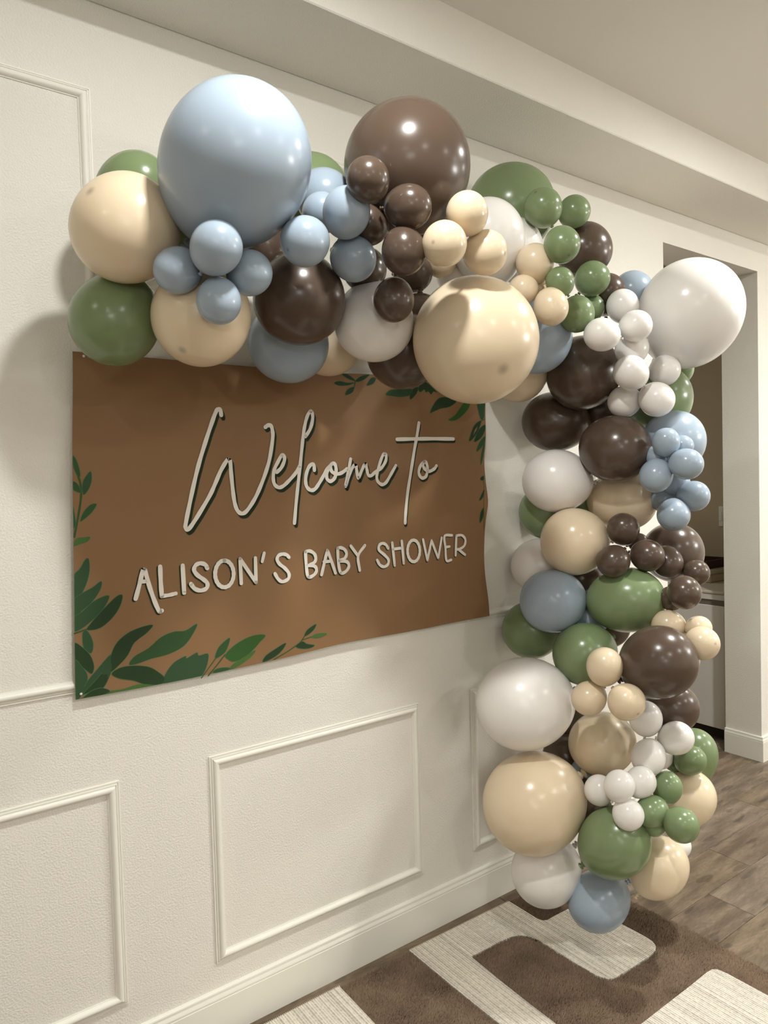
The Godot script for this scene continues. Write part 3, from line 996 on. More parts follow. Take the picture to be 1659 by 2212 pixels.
func _ready() -> void:
	rng.seed = 7
	# camera
	var cam := Camera3D.new()
	cam.name = "camera"
	cam.fov = 71.6979
	cam.near = 0.02
	add_child(cam, true)
	cam.transform = Transform3D(Basis(Vector3(0.808681,-0.028204,0.587571),Vector3(0.043836,0.998962,-0.012382),Vector3(-0.586612,0.035770,0.809078)),Vector3(0,1.4,1.71107))
	cam.current = true
	# sky seen through the window, exposure
	var env := Environment.new()
	env.background_mode = Environment.BG_SKY
	var sky := Sky.new()
	var sm := ProceduralSkyMaterial.new()
	sm.sky_top_color = Color(0.42, 0.55, 0.75)
	sm.sky_horizon_color = Color(0.72, 0.80, 0.88)
	sm.ground_horizon_color = Color(0.45, 0.45, 0.43)
	sm.ground_bottom_color = Color(0.25, 0.24, 0.22)
	sm.sky_energy_multiplier = 0.600
	sky.sky_material = sm
	env.sky = sky
	env.tonemap_mode = Environment.TONE_MAPPER_LINEAR
	env.tonemap_exposure = 1.040
	env.sdfgi_enabled = true
	env.ssao_enabled = true
	env.ssil_enabled = true
	var we := WorldEnvironment.new()
	we.name = "world_environment"
	we.environment = env
	add_child(we, true)
	make_materials()
	# the recessed ceiling lights
	downlight(0.60, 1.03, 1.750, 0.500, "recessed round ceiling light over the left end of the banner")
	downlight(2.45, 1.03, 1.300, 2.600, "recessed round ceiling light in front of the doorway")
	downlight(4.30, 1.03, 1.300, 1.500, "recessed round ceiling light at the far right by the wall")
	downlight(-1.25, 1.03, 0.300, 0.200, "recessed round ceiling light at the far left by the wall")
	downlight(0.60, 3.00, 1.200, 0.000, "recessed round ceiling light behind the camera")
	downlight(2.45, 3.00, 1.300, 0.000, "recessed round ceiling light in the middle of the room")
	downlight(-1.25, 3.00, 0.900, 0.000, "recessed round ceiling light at the rear left of the room")
	downlight(4.30, 3.00, 1.200, 0.000, "recessed round ceiling light at the rear right near the window")
	chandelier(Vector3(4.10, 1.95, 2.50), 1.900, "hanging lamp of five small globes at the right of the room")
	chandelier(Vector3(-0.90, 1.95, 3.40), 0.550, "hanging lamp of five small globes at the rear left of the room")
	downlight(3.00, -2.00, 0.85, 0.0, "recessed round ceiling light in the hall behind the doorway")
	make_room()
	skin_plain = balloon_shape(false)
	skin_dot = balloon_shape(true)
	knot_mesh = knot_shape()
	balloon("brown", "M", Vector3(2.0268, 1.6371, 0.2034), 0.0839, 1.107, Vector3(-0.924, 0.323, 0.206), false,
		"dark brown balloon in the gap above the glossy brown column balloon")
	balloon("green", "M", Vector3(0.4783, 2.0346, 0.1876), 0.0741, 1.164, Vector3(0.497, 0.426, 0.756), false,
		"sage green balloon against the wall behind the large cream one at the far left")
	balloon("green", "M", Vector3(0.5971, 1.9613, 0.1747), 0.0699, 1.121, Vector3(0.365, 0.436, 0.822), false,
		"sage green balloon seen as a dark sliver between leftmost cream and giant blue balloons")
	balloon("green", "M", Vector3(0.8905, 2.1079, 0.2224), 0.0907, 1.000, Vector3(-0.315, 0.686, 0.655), false,
		"sage green balloon peeking out against the wall between giant blue and giant brown balloons")
	balloon("green", "M", Vector3(1.6541, 2.2476, 0.1460), 0.1361, 1.000, Vector3(-0.474, 0.709, 0.522), false,
		"broad sage green balloon against the wall right of the giant brown balloon")
	balloon("blue", "M", Vector3(0.8528, 2.0476, 0.3405), 0.0636, 1.000, Vector3(-0.325, 0.691, 0.646), false,
		"pale blue balloon half hidden between the giant blue and giant brown balloons")
	balloon("brown", "M", Vector3(1.2442, 1.8368, 0.1830), 0.0901, 1.000, Vector3(-0.173, -0.977, 0.121), false,
		"dark brown balloon deep behind the left edge of the giant cream balloon")
	balloon("brown", "M", Vector3(1.1255, 1.7481, 0.2624), 0.0954, 1.035, Vector3(-0.194, -0.942, 0.275), false,
		"dark brown balloon hanging over the banner top edge left of the giant cream balloon")
	balloon("cream", "M", Vector3(1.0009, 1.7876, 0.1015), 0.0898, 1.000, Vector3(-0.168, -0.974, 0.154), false,
		"cream balloon touching the banner top between the slate blue and white balloons")
	balloon("blue", "M", Vector3(0.8494, 1.7607, 0.1612), 0.0986, 1.000, Vector3(-0.160, -0.974, 0.163), false,
		"slate blue balloon hanging lowest over the banner, under the dark brown balloon")
	balloon("brown", "M", Vector3(0.7647, 1.9556, 0.1879), 0.0708, 1.116, Vector3(0.151, 0.222, 0.963), false,
		"dark brown balloon hidden deep behind the bottom of the giant blue balloon")
	balloon("brown", "S", Vector3(0.9561, 1.9067, 0.3436), 0.0511, 1.105, Vector3(-0.695, -0.386, 0.607), false,
		"small dark brown balloon in shadow below the lowest pale blue trio balloon")
	balloon("white", "M", Vector3(0.9796, 1.7893, 0.3417), 0.0936, 1.000, Vector3(-0.161, -0.979, 0.123), false,
		"white balloon in shade above the banner, behind a small brown balloon")
	balloon("green", "M", Vector3(0.4310, 1.7640, 0.1901), 0.0890, 1.120, Vector3(-0.522, -0.852, 0.036), false,
		"sage green balloon at the lower left end of the garland, over the banner corner")
	balloon("cream", "M", Vector3(0.5705, 1.7630, 0.3075), 0.0990, 1.091, Vector3(-0.542, -0.770, 0.336), true,
		"cream balloon above the banner behind the four small blue balloons")
	balloon("brown", "M", Vector3(0.7946, 1.8248, 0.3171), 0.1023, 1.000, Vector3(-0.135, -0.985, 0.110), false,
		"large dark brown balloon in shade to the right of the four small blue balloons")
	balloon("cream", "M", Vector3(0.4284, 1.9147, 0.2929), 0.1063, 0.920, Vector3(-0.785, 0.425, 0.452), true,
		"large cream balloon at the far left end of the garland, with a dark crown spot")
	balloon("brown", "L", Vector3(0.9817, 2.0889, 0.4809), 0.1368, 1.016, Vector3(-0.635, 0.596, 0.492), false,
		"giant chocolate brown balloon at the top of the garland with two bright highlights")
	balloon("blue", "L", Vector3(0.5868, 2.0101, 0.4486), 0.1372, 1.160, Vector3(0.231, 0.605, 0.762), false,
		"giant pale blue balloon at the top left, the largest of the garland")
	balloon("white", "M", Vector3(1.5823, 2.0894, 0.2266), 0.0835, 1.130, Vector3(-0.559, 0.783, 0.272), false,
		"grey-white balloon in shade just behind the large white one beside the green balloons")
	balloon("white", "S", Vector3(1.4251, 2.0211, 0.1396), 0.0591, 1.104, Vector3(-0.388, -0.510, 0.768), false,
		"white balloon glimpsed behind the small cream balloons above the giant cream one")
	balloon("white", "M", Vector3(1.4224, 2.0660, 0.2799), 0.1021, 1.181, Vector3(-0.420, 0.861, 0.286), false,
		"large white balloon behind the cluster of small cream balloons")
	balloon("brown", "M", Vector3(1.8295, 2.1144, 0.2845), 0.0847, 1.000, Vector3(-0.020, 0.444, 0.896), false,
		"chocolate brown balloon behind the upper small green balloons at the bend of the garland")
	balloon("blue", "M", Vector3(2.0145, 2.0036, 0.3265), 0.0650, 1.000, Vector3(-0.063, 0.490, 0.869), false,
		"blue balloon against the wall peeking out left of the giant white balloon")
	balloon("brown", "S", Vector3(1.8992, 1.9809, 0.3126), 0.0603, 1.131, Vector3(-0.558, 0.698, 0.449), false,
		"brown balloon between the lower small green cluster and the small white balloons")
	balloon("cream", "M", Vector3(1.7044, 1.7637, 0.1126), 0.1022, 1.000, Vector3(-0.685, -0.674, -0.277), false,
		"tan cream balloon in shade behind the lower right of the giant cream balloon")
	balloon("brown", "M", Vector3(1.8668, 1.5998, 0.1301), 0.0988, 1.152, Vector3(-0.825, 0.106, -0.555), false,
		"very dark brown balloon nearest the banner at the top of the column")
	balloon("brown", "M", Vector3(1.8334, 1.7390, 0.2721), 0.1151, 1.000, Vector3(-0.889, 0.021, -0.457), false,
		"large dark brown balloon right of the slate blue one, beside the small white balloons")
	balloon("blue", "M", Vector3(1.6236, 1.8399, 0.2668), 0.1048, 1.136, Vector3(-0.202, -0.953, 0.227), false,
		"slate blue balloon tucked behind the right edge of the giant cream balloon")
	balloon("cream", "S", Vector3(1.5253, 1.9321, 0.3739), 0.0290, 1.071, Vector3(-0.800, -0.590, -0.108), false,
		"tiny visible bit of cream balloon behind the three right-hand small cream balloons")
	balloon("cream", "S", Vector3(1.4824, 1.9892, 0.3932), 0.0503, 1.094, Vector3(-0.713, 0.624, 0.321), false,
		"small cream balloon, upper one of the trio above right of the giant cream balloon")
	balloon("cream", "S", Vector3(1.4535, 1.9201, 0.3767), 0.0400, 1.044, Vector3(-0.979, -0.103, -0.175), false,
		"small cream balloon tucked against the upper right edge of the giant cream balloon")
	balloon("cream", "L", Vector3(1.1547, 1.7360, 0.4955), 0.1437, 1.066, Vector3(-0.202, -0.581, 0.788), true,
		"giant glossy cream balloon at the centre of the garland above the banner corner")
	balloon("blue", "S", Vector3(0.8005, 1.9810, 0.4114), 0.0414, 1.059, Vector3(-0.172, 0.458, 0.872), false,
		"small pale blue balloon squeezed between the giant blue balloon and its trio")
	balloon("brown", "S", Vector3(0.8895, 1.9601, 0.4590), 0.0434, 1.000, Vector3(-0.993, -0.054, -0.101), false,
		"small brown balloon half hidden behind the upper balloon of the pale blue trio")
	balloon("blue", "S", Vector3(0.8583, 1.8889, 0.4396), 0.0477, 1.078, Vector3(0.338, -0.475, 0.812), false,
		"small blue balloon, lowest right of the trio beside the giant blue balloon")
	balloon("blue", "S", Vector3(0.7071, 1.8804, 0.5012), 0.0475, 1.040, Vector3(-0.856, -0.508, 0.101), true,
		"small pale blue balloon at the lower right edge of the giant blue balloon")
	balloon("blue", "S", Vector3(0.8089, 1.9570, 0.4941), 0.0482, 1.095, Vector3(-0.224, 0.582, 0.782), false,
		"small pale blue balloon, upper right of the trio, next to the small brown ones")
	balloon("blue", "S", Vector3(0.4909, 1.8193, 0.3948), 0.0427, 1.111, Vector3(-0.860, -0.499, 0.102), false,
		"small slate blue balloon, left one of the four under the giant blue balloon")
	balloon("blue", "S", Vector3(0.6136, 1.8197, 0.4419), 0.0427, 1.086, Vector3(0.336, 0.251, 0.908), false,
		"small slate blue balloon, right one of the four under the giant blue balloon")
	balloon("blue", "S", Vector3(0.5510, 1.7601, 0.4389), 0.0417, 1.086, Vector3(-0.220, -0.922, 0.319), false,
		"small slate blue balloon, bottom one of the four under the giant blue balloon")
	balloon("blue", "S", Vector3(0.5309, 1.8424, 0.4801), 0.0464, 1.108, Vector3(0.180, 0.564, 0.806), false,
		"small pale blue balloon, top one of the four under the giant blue balloon")
	balloon("cream", "S", Vector3(1.3348, 2.0340, 0.1768), 0.0474, 1.045, Vector3(-0.614, 0.533, 0.582), false,
		"sliver of small cream balloon below the leftmost small cream balloon of the centre")
	balloon("brown", "S", Vector3(1.2579, 1.9946, 0.1438), 0.0526, 1.092, Vector3(0.278, -0.172, 0.945), false,
		"small dark brown balloon behind, between the two lowest small brown ones in the centre")
	balloon("brown", "S", Vector3(0.8156, 1.9986, 0.5643), 0.0421, 1.061, Vector3(-0.687, 0.464, 0.559), false,
		"small brown balloon, highest of its cluster, against the giant brown balloon")
	balloon("brown", "S", Vector3(0.9110, 1.9666, 0.5659), 0.0438, 1.145, Vector3(0.498, -0.139, 0.856), false,
		"small brown balloon in the middle of the giant brown balloon lower edge")
	balloon("brown", "S", Vector3(0.9069, 1.8813, 0.5545), 0.0455, 1.099, Vector3(-0.036, -0.971, 0.235), false,
		"small brown balloon left of the small cream balloons in the centre cluster")
	balloon("brown", "S", Vector3(0.9363, 1.8034, 0.4775), 0.0442, 1.106, Vector3(-0.226, -0.965, 0.131), false,
		"small dark brown balloon, lowest of its cluster, in front of the white balloon")
	balloon("cream", "S", Vector3(1.0903, 1.8952, 0.6021), 0.0468, 1.046, Vector3(0.284, -0.253, 0.925), true,
		"small cream balloon, right one of the cluster on top of the giant cream balloon")
	balloon("cream", "S", Vector3(1.0293, 1.9601, 0.6155), 0.0433, 1.070, Vector3(-0.791, 0.473, 0.387), false,
		"small cream balloon, topmost of the cluster beside the giant brown balloon")
	balloon("cream", "S", Vector3(0.9629, 1.8862, 0.6182), 0.0454, 0.989, Vector3(-0.940, -0.171, 0.295), true,
		"small cream balloon, left one of the cluster, touching the small brown balloons")
	balloon("green", "S", Vector3(1.7324, 2.2001, 0.3266), 0.0473, 1.000, Vector3(-0.158, 0.446, 0.881), false,
		"small green balloon, rightmost of the upper green trio, touching only wall behind")
	balloon("green", "S", Vector3(1.5022, 2.0235, 0.4688), 0.0469, 1.065, Vector3(-0.191, -0.774, 0.604), true,
		"small green balloon, lowest of the upper green trio, with a dark crown spot")
	balloon("green", "S", Vector3(1.5804, 2.1756, 0.3409), 0.0528, 1.071, Vector3(-0.815, 0.530, 0.235), true,
		"small green balloon, upper left of the green trio in front of the broad green balloon")
	balloon("green", "S", Vector3(1.8218, 1.9335, 0.3171), 0.0370, 1.137, Vector3(0.038, -0.917, 0.397), false,
		"small green balloon half hidden at the right of the lower green cluster")
	balloon("green", "S", Vector3(1.5172, 1.9325, 0.4488), 0.0371, 1.110, Vector3(-0.776, 0.626, 0.076), false,
		"small darker green balloon at the left of the lower green cluster, by the cream trio")
	balloon("green", "S", Vector3(1.7854, 2.0055, 0.3466), 0.0520, 1.005, Vector3(-0.135, 0.457, 0.879), false,
		"small green balloon, upper right of the lower green cluster")
	balloon("green", "S", Vector3(1.6436, 1.8737, 0.4007), 0.0494, 1.073, Vector3(-0.302, -0.925, 0.232), true,
		"small green balloon, lowest of the lower green cluster, above the slate blue balloon")
	balloon("cream", "S", Vector3(1.4861, 1.8652, 0.4419), 0.0453, 1.133, Vector3(0.029, -0.959, 0.284), false,
		"small cream balloon, lowest of the right trio, touching the lowest green balloon")
	balloon("green", "M", Vector3(2.1744, 1.7692, 0.3631), 0.0651, 1.093, Vector3(-0.016, -0.643, 0.765), false,
		"small patch of green balloon directly under the giant white balloon")
	balloon("green", "M", Vector3(2.0709, 1.6582, 0.3740), 0.1074, 1.000, Vector3(0.156, -0.124, 0.980), false,
		"dark green balloon behind the lowest small white balloons")
	balloon("blue", "M", Vector3(2.0111, 1.5145, 0.4644), 0.0944, 1.000, Vector3(0.133, -0.084, 0.988), false,
		"pale blue balloon at the right rim of the column below the dark green one")
	balloon("white", "L", Vector3(2.0583, 1.8991, 0.4944), 0.1533, 1.112, Vector3(-0.488, 0.659, 0.573), false,
		"giant white balloon at the upper right in front of the doorway")
	balloon("white", "S", Vector3(1.8387, 1.7858, 0.4439), 0.0473, 1.053, Vector3(-0.854, -0.451, -0.261), false,
		"small white balloon in shade in the middle between the two white clusters")
	balloon("white", "S", Vector3(1.9836, 1.7295, 0.4554), 0.0465, 1.049, Vector3(-0.345, 0.547, 0.763), false,
		"small white balloon, right one of the lower white cluster, under the giant white balloon")
	balloon("white", "S", Vector3(1.6769, 1.8068, 0.4606), 0.0459, 1.124, Vector3(-0.883, 0.172, -0.436), false,
		"small white balloon, leftmost of the upper white cluster, above the dark brown balloon")
	balloon("white", "S", Vector3(1.8696, 1.9238, 0.3930), 0.0473, 1.117, Vector3(-0.657, 0.743, 0.128), false,
		"small white balloon, topmost of the upper white cluster")
	balloon("white", "S", Vector3(1.7884, 1.8374, 0.4903), 0.0443, 1.068, Vector3(-0.043, -0.151, 0.988), false,
		"small white balloon, right one of the upper white cluster, against the giant white balloon")
	balloon("white", "S", Vector3(1.8685, 1.6379, 0.3956), 0.0482, 1.064, Vector3(-0.914, -0.281, -0.293), false,
		"small white balloon, lower left of the lower white cluster")
	balloon("white", "S", Vector3(1.8032, 1.7090, 0.4648), 0.0487, 1.095, Vector3(-0.816, 0.559, -0.146), false,
		"small white balloon, upper left of the lower white cluster")
	balloon("white", "S", Vector3(1.8878, 1.6350, 0.4892), 0.0497, 1.091, Vector3(-0.043, -0.648, 0.761), false,
		"small white balloon, lowest right of the lower white cluster, over the dark green balloon")
	balloon("brown", "M", Vector3(1.9582, 0.9186, 0.2507), 0.0737, 1.113, Vector3(-0.543, 0.473, 0.694), false,
		"dark brown balloon in the gap between the wide light green and glossy lower brown balloons")
	balloon("brown", "M", Vector3(1.9295, 1.0715, 0.1716), 0.0725, 1.028, Vector3(-0.933, -0.054, -0.356), false,
		"dark brown balloon in the gap above the slate blue balloon of the column middle")
	balloon("brown", "M", Vector3(1.9197, 0.5785, 0.1469), 0.0808, 1.093, Vector3(-0.937, -0.277, -0.213), false,
		"dark brown balloon in the gap right of the largest shaded white balloon")
	balloon("green", "M", Vector3(1.9983, 1.3264, 0.1346), 0.0718, 1.092, Vector3(-0.898, 0.053, -0.437), false,
		"green balloon seen as a dark gap between the shaded white and tan column balloons")
	balloon("green", "M", Vector3(1.8512, 1.2988, 0.1023), 0.0917, 1.082, Vector3(-0.931, 0.041, -0.362), false,
		"green balloon against the wall left of the column, under the shaded white balloon")
	balloon("white", "M", Vector3(1.8083, 1.1214, 0.1070), 0.0914, 1.130, Vector3(-0.868, -0.010, -0.496), false,
		"shaded white balloon at the left rim of the column above the slate blue balloon")
	balloon("green", "M", Vector3(1.7568, 0.9141, 0.1072), 0.0946, 1.068, Vector3(-0.961, -0.131, -0.243), false,
		"dark green balloon at the left rim of the column, beside the slate blue balloon")
	balloon("blue", "M", Vector3(1.8520, 0.9681, 0.2638), 0.0639, 1.052, Vector3(-0.943, -0.173, -0.284), false,
		"slate balloon in the dark gap under the slate blue and light green balloons")
	balloon("brown", "M", Vector3(2.0701, 1.1644, 0.4197), 0.0952, 1.000, Vector3(0.135, 0.029, 0.990), false,
		"large brown balloon at the right rim behind the small brown cluster")
	balloon("cream", "M", Vector3(1.9807, 1.3347, 0.2980), 0.0999, 1.134, Vector3(0.167, -0.026, 0.986), false,
		"tan balloon in the column directly below the glossy brown one")
	balloon("white", "M", Vector3(1.7969, 1.4022, 0.1911), 0.1015, 1.120, Vector3(-0.870, 0.066, -0.489), false,
		"shaded white balloon at the left of the column right below the very dark brown one")
	balloon("brown", "M", Vector3(1.8603, 1.4967, 0.3609), 0.1023, 1.127, Vector3(-0.185, -0.177, 0.967), false,
		"glossy chocolate brown balloon in the column left of the small blue balloons")
	balloon("cream", "M", Vector3(1.7908, 1.2103, 0.2606), 0.1056, 1.011, Vector3(-0.911, 0.011, -0.413), false,
		"cream balloon in the column left of the small brown cluster")
	balloon("blue", "M", Vector3(1.7217, 1.0275, 0.2280), 0.0983, 1.068, Vector3(-0.950, -0.123, -0.286), false,
		"slate blue balloon in the middle of the column left of the light green one")
	balloon("green", "M", Vector3(1.8463, 1.0353, 0.4008), 0.0982, 1.196, Vector3(0.392, 0.138, 0.910), false,
		"wide light green balloon in the middle of the column with brown balloon shadows on top")
	balloon("green", "M", Vector3(1.7441, 0.8750, 0.3295), 0.0930, 1.074, Vector3(-0.929, -0.333, -0.164), false,
		"green balloon in the column behind the upper small cream balloon of the lower trio")
	balloon("blue", "S", Vector3(2.0087, 1.3366, 0.4303), 0.0411, 1.049, Vector3(-0.088, -0.053, 0.995), false,
		"sliver of small blue balloon behind the lowest of the small blue cluster")
	balloon("blue", "S", Vector3(1.8923, 1.4679, 0.4839), 0.0323, 1.066, Vector3(-0.064, -0.170, 0.983), false,
		"sliver of small blue balloon at the right edge of the glossy brown column balloon")
	balloon("blue", "S", Vector3(1.9313, 1.4920, 0.5419), 0.0321, 1.081, Vector3(-0.257, 0.630, 0.733), false,
		"small pale blue balloon half hidden at the upper right of the small blue cluster")
	balloon("blue", "S", Vector3(1.8663, 1.5039, 0.5325), 0.0385, 1.125, Vector3(-0.405, 0.898, 0.170), false,
		"small slate blue balloon, topmost of the small blue cluster under the dark green one")
	balloon("blue", "S", Vector3(1.9995, 1.3878, 0.4776), 0.0405, 1.074, Vector3(-0.223, 0.594, 0.773), false,
		"small blue balloon in the middle of the small blue cluster, mostly covered")
	balloon("blue", "S", Vector3(1.8575, 1.4109, 0.5046), 0.0467, 1.105, Vector3(-0.582, -0.811, 0.067), false,
		"small blue balloon, left one of the cluster, with a diagonal shadow edge")
	balloon("blue", "S", Vector3(1.8762, 1.4403, 0.5870), 0.0438, 1.100, Vector3(0.022, -0.246, 0.969), false,
		"small pale blue balloon, right one in the upper half of the small blue cluster")
	balloon("blue", "S", Vector3(1.9981, 1.3457, 0.5350), 0.0456, 1.073, Vector3(-0.079, 0.015, 0.997), false,
		"small pale blue balloon, rightmost in the lower half of the small blue cluster")
	balloon("blue", "S", Vector3(1.9419, 1.2930, 0.5057), 0.0473, 1.060, Vector3(-0.514, -0.779, 0.359), true,
		"small pale blue balloon, lowest of the small blue cluster")
	balloon("brown", "S", Vector3(1.8919, 1.0477, 0.5243), 0.0357, 1.063, Vector3(-0.066, 0.277, 0.959), false,
		"dark sliver of brown balloon behind the lowest of the small brown column cluster")
	balloon("brown", "S", Vector3(1.9518, 1.2015, 0.3762), 0.0303, 1.070, Vector3(-0.018, 0.066, 0.998), false,
		"tiny visible bit of brown balloon between the top two of the small brown column cluster")
	balloon("brown", "S", Vector3(1.9534, 1.1484, 0.4748), 0.0461, 1.136, Vector3(-0.372, -0.749, 0.548), false,
		"small brown balloon half covered in the middle right of the column brown cluster")
	balloon("brown", "S", Vector3(2.0042, 1.1131, 0.5366), 0.0385, 1.081, Vector3(-0.082, 0.541, 0.837), false,
		"small brown balloon, rightmost of the column brown cluster")
	balloon("brown", "S", Vector3(1.7814, 1.1598, 0.4099), 0.0476, 1.077, Vector3(-0.824, -0.563, -0.064), false,
		"small brown balloon, leftmost of the column brown cluster, over the light green balloon")
	balloon("brown", "S", Vector3(1.8717, 1.1723, 0.4614), 0.0476, 1.088, Vector3(-0.009, -0.116, 0.993), false,
		"small brown balloon in the centre of the column brown cluster")
	balloon("brown", "S", Vector3(1.8424, 1.2496, 0.4014), 0.0474, 1.082, Vector3(-0.501, 0.852, 0.153), false,
		"small brown balloon, topmost of the column brown cluster")
	balloon("brown", "S", Vector3(1.8673, 1.0757, 0.5817), 0.0467, 1.062, Vector3(-0.525, -0.682, 0.510), false,
		"small brown balloon, lowest of the column brown cluster, right of the light green balloon")
	balloon("cream", "S", Vector3(1.8776, 0.8761, 0.5858), 0.0293, 1.081, Vector3(-0.017, 0.408, 0.913), false,
		"thin sliver of cream balloon at the right edge of the glossy lower brown balloon")
	balloon("cream", "S", Vector3(1.8669, 0.9716, 0.5328), 0.0463, 1.069, Vector3(-0.924, 0.120, -0.364), false,
		"small tan balloon half shaded above the glossy lower brown balloon")
	balloon("cream", "S", Vector3(1.8949, 0.9716, 0.6070), 0.0341, 1.115, Vector3(0.115, 0.415, 0.903), false,
		"small cream balloon half hidden behind the rightmost small cream balloon")
	balloon("brown", "M", Vector3(1.9201, 0.7092, 0.5004), 0.0735, 1.139, Vector3(0.299, 0.463, 0.834), false,
		"dark brown balloon below the glossy lower brown one, behind small white balloons")
	balloon("cream", "S", Vector3(1.8569, 0.9395, 0.6386), 0.0462, 1.036, Vector3(-0.224, 0.156, 0.962), true,
		"small cream balloon, rightmost of the whole column, beside the cabinet in the doorway")
	balloon("brown", "M", Vector3(1.7545, 0.8890, 0.5672), 0.0993, 1.106, Vector3(0.170, 0.519, 0.838), false,
		"large glossy brown balloon in the lower half of the column")
	balloon("brown", "M", Vector3(1.8370, 0.4914, 0.1735), 0.0736, 1.101, Vector3(-0.940, -0.241, -0.242), false,
		"black-brown balloon in the gap between large shaded white and large cream balloons")
	balloon("blue", "M", Vector3(1.8335, 0.4599, 0.2690), 0.0609, 1.109, Vector3(-0.926, -0.258, -0.276), false,
		"dark slate balloon in the gap beside the leftmost small white bottom balloon")
	balloon("brown", "M", Vector3(1.7532, 0.3945, 0.3069), 0.0775, 1.124, Vector3(-0.919, -0.283, -0.275), false,
		"black-brown balloon deep in the gap above the big green bottom balloon")
	balloon("green", "M", Vector3(2.0756, 0.5122, 0.4775), 0.0725, 1.320, Vector3(0.104, 0.968, 0.230), false,
		"tall light green balloon at the right rim near the floor")
	balloon("white", "S", Vector3(1.8597, 0.3304, 0.5572), 0.0337, 1.126, Vector3(0.205, 0.742, 0.638), false,
		"sliver of white balloon at the right rim near the floor behind the tan balloon")
	balloon("cream", "M", Vector3(1.9720, 0.4235, 0.5175), 0.0794, 1.169, Vector3(0.226, 0.841, 0.492), false,
		"tan balloon at the right rim behind the small green bottom cluster")
	balloon("cream", "M", Vector3(1.7760, 0.2891, 0.5465), 0.0758, 1.226, Vector3(0.355, 0.822, 0.445), false,
		"tan balloon at the lower right bottom, right of the big green balloon")
	balloon("blue", "M", Vector3(1.6910, 0.1624, 0.4060), 0.0812, 1.181, Vector3(-0.933, -0.280, -0.228), false,
		"slate blue balloon at the very bottom standing on the rug")
	balloon("white", "M", Vector3(1.6058, 0.2295, 0.2814), 0.0982, 1.119, Vector3(-0.932, -0.347, -0.108), false,
		"shaded white balloon at the bottom next to the baseboard")
	balloon("white", "M", Vector3(1.5752, 0.7360, 0.2391), 0.1359, 1.115, Vector3(-0.925, -0.124, -0.360), false,
		"largest shaded white balloon at the lower left of the column over the wall panel")
	balloon("cream", "M", Vector3(1.5662, 0.4487, 0.2769), 0.1432, 1.110, Vector3(-0.951, -0.252, -0.177), false,
		"largest cream balloon of the column, lower left, with a faint crown spot")
	balloon("green", "M", Vector3(1.6515, 0.3805, 0.4890), 0.0930, 1.162, Vector3(0.279, 0.696, 0.662), false,
		"big dark green balloon at the bottom above the slate blue one")
	balloon("cream", "M", Vector3(1.8149, 0.5831, 0.3343), 0.0953, 1.184, Vector3(-1.000, -0.028, -0.010), false,
		"tan balloon below the small cream trio in the lower column")
	balloon("green", "S", Vector3(1.7093, 0.4467, 0.5792), 0.0294, 1.116, Vector3(0.241, 0.575, 0.782), false,
		"sliver of dark green balloon under the middle small green bottom balloon")
	balloon("green", "S", Vector3(1.9706, 0.5322, 0.4815), 0.0334, 1.105, Vector3(0.131, 0.565, 0.815), false,
		"sliver of green balloon between small white and small green balloons on the right")
	balloon("green", "S", Vector3(1.9522, 0.5554, 0.5427), 0.0420, 1.146, Vector3(0.299, 0.538, 0.788), false,
		"small green balloon in front of the tall light green balloon")
	balloon("green", "S", Vector3(1.7856, 0.5267, 0.5713), 0.0407, 1.163, Vector3(0.205, 0.964, 0.168), false,
		"small dark green balloon, upper of the middle pair in the bottom green cluster")
	balloon("green", "S", Vector3(1.7063, 0.4861, 0.5760), 0.0417, 1.129, Vector3(-0.908, -0.374, -0.187), false,
		"small dark green balloon touching the lowest small white balloon")
	balloon("green", "S", Vector3(1.7274, 0.4694, 0.6487), 0.0463, 1.000, Vector3(-0.232, -0.323, 0.918), false,
		"small light green balloon, lowest right of the bottom green cluster")
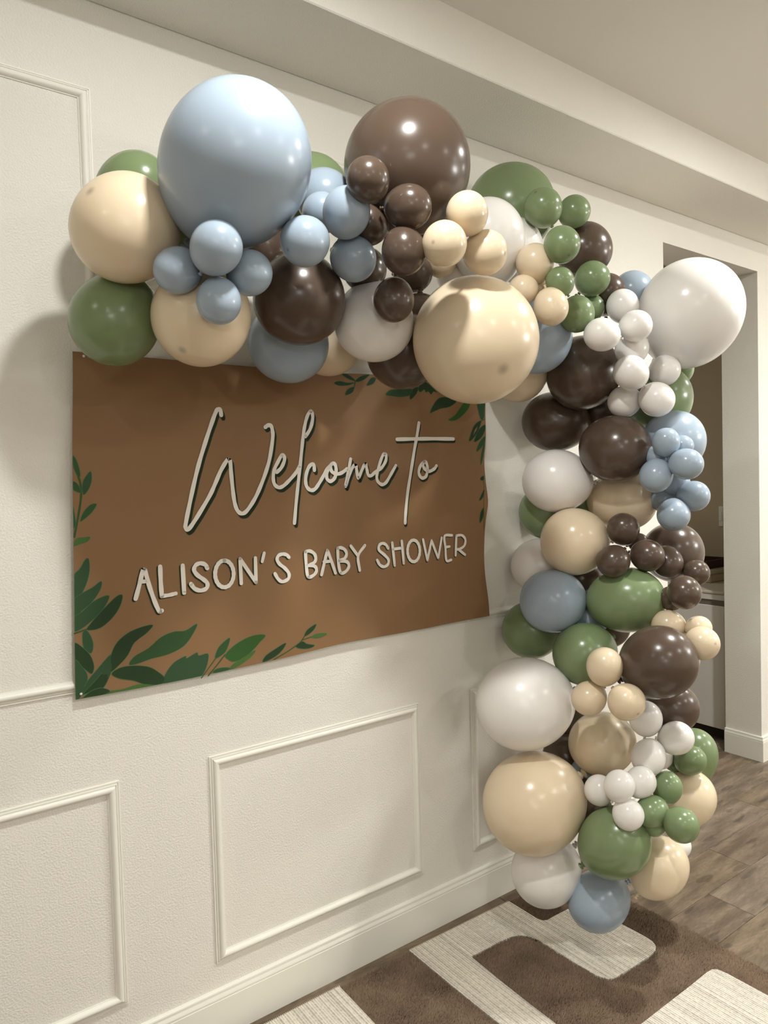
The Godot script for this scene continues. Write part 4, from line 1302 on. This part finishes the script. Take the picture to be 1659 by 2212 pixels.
	balloon("white", "S", Vector3(1.9140, 0.5519, 0.4660), 0.0357, 1.105, Vector3(0.144, 0.567, 0.811), false,
		"sliver of white balloon behind the middle small white balloon at the lower right")
	balloon("white", "S", Vector3(1.8029, 0.7018, 0.4943), 0.0471, 1.124, Vector3(-0.140, 0.978, 0.155), false,
		"small white balloon in shade right of the small cream trio")
	balloon("white", "S", Vector3(1.8440, 0.6538, 0.5634), 0.0462, 1.131, Vector3(0.243, 0.531, 0.812), false,
		"small bright white balloon, rightmost of the lower white balloons")
	balloon("white", "S", Vector3(1.7675, 0.6083, 0.5268), 0.0468, 1.141, Vector3(-0.715, -0.697, 0.051), false,
		"small bright white balloon in the middle right of the tan balloon")
	balloon("white", "S", Vector3(1.7004, 0.5572, 0.5435), 0.0409, 1.122, Vector3(0.241, 0.815, 0.526), false,
		"small white balloon in shade, right one of the lowest white cluster")
	balloon("white", "S", Vector3(1.6576, 0.5119, 0.4405), 0.0432, 1.001, Vector3(-0.746, 0.489, -0.451), false,
		"small white balloon, left one of the lowest white cluster beside the dark gap")
	balloon("white", "S", Vector3(1.6342, 0.4897, 0.5495), 0.0420, 1.000, Vector3(-0.265, -0.418, 0.869), false,
		"small white balloon, bottom one of the lowest white cluster over the big green balloon")
	balloon("white", "S", Vector3(1.6278, 0.5609, 0.5273), 0.0407, 1.112, Vector3(0.101, 0.920, 0.378), false,
		"small bright white balloon, front centre of the lowest white cluster")
	balloon("cream", "S", Vector3(1.6320, 0.7827, 0.4292), 0.0472, 1.099, Vector3(-0.915, -0.366, -0.169), false,
		"small cream balloon, left one of the trio in the lower column")
	balloon("cream", "S", Vector3(1.6477, 0.8769, 0.4710), 0.0497, 1.121, Vector3(-0.054, 0.967, 0.249), false,
		"small cream balloon, top one of the trio in the lower column")
	balloon("cream", "S", Vector3(1.6421, 0.7966, 0.5441), 0.0508, 0.958, Vector3(-0.186, -0.441, 0.878), true,
		"small cream balloon, right one of the trio in the lower column")
	make_banner()
	make_rug()
	make_hall_things()
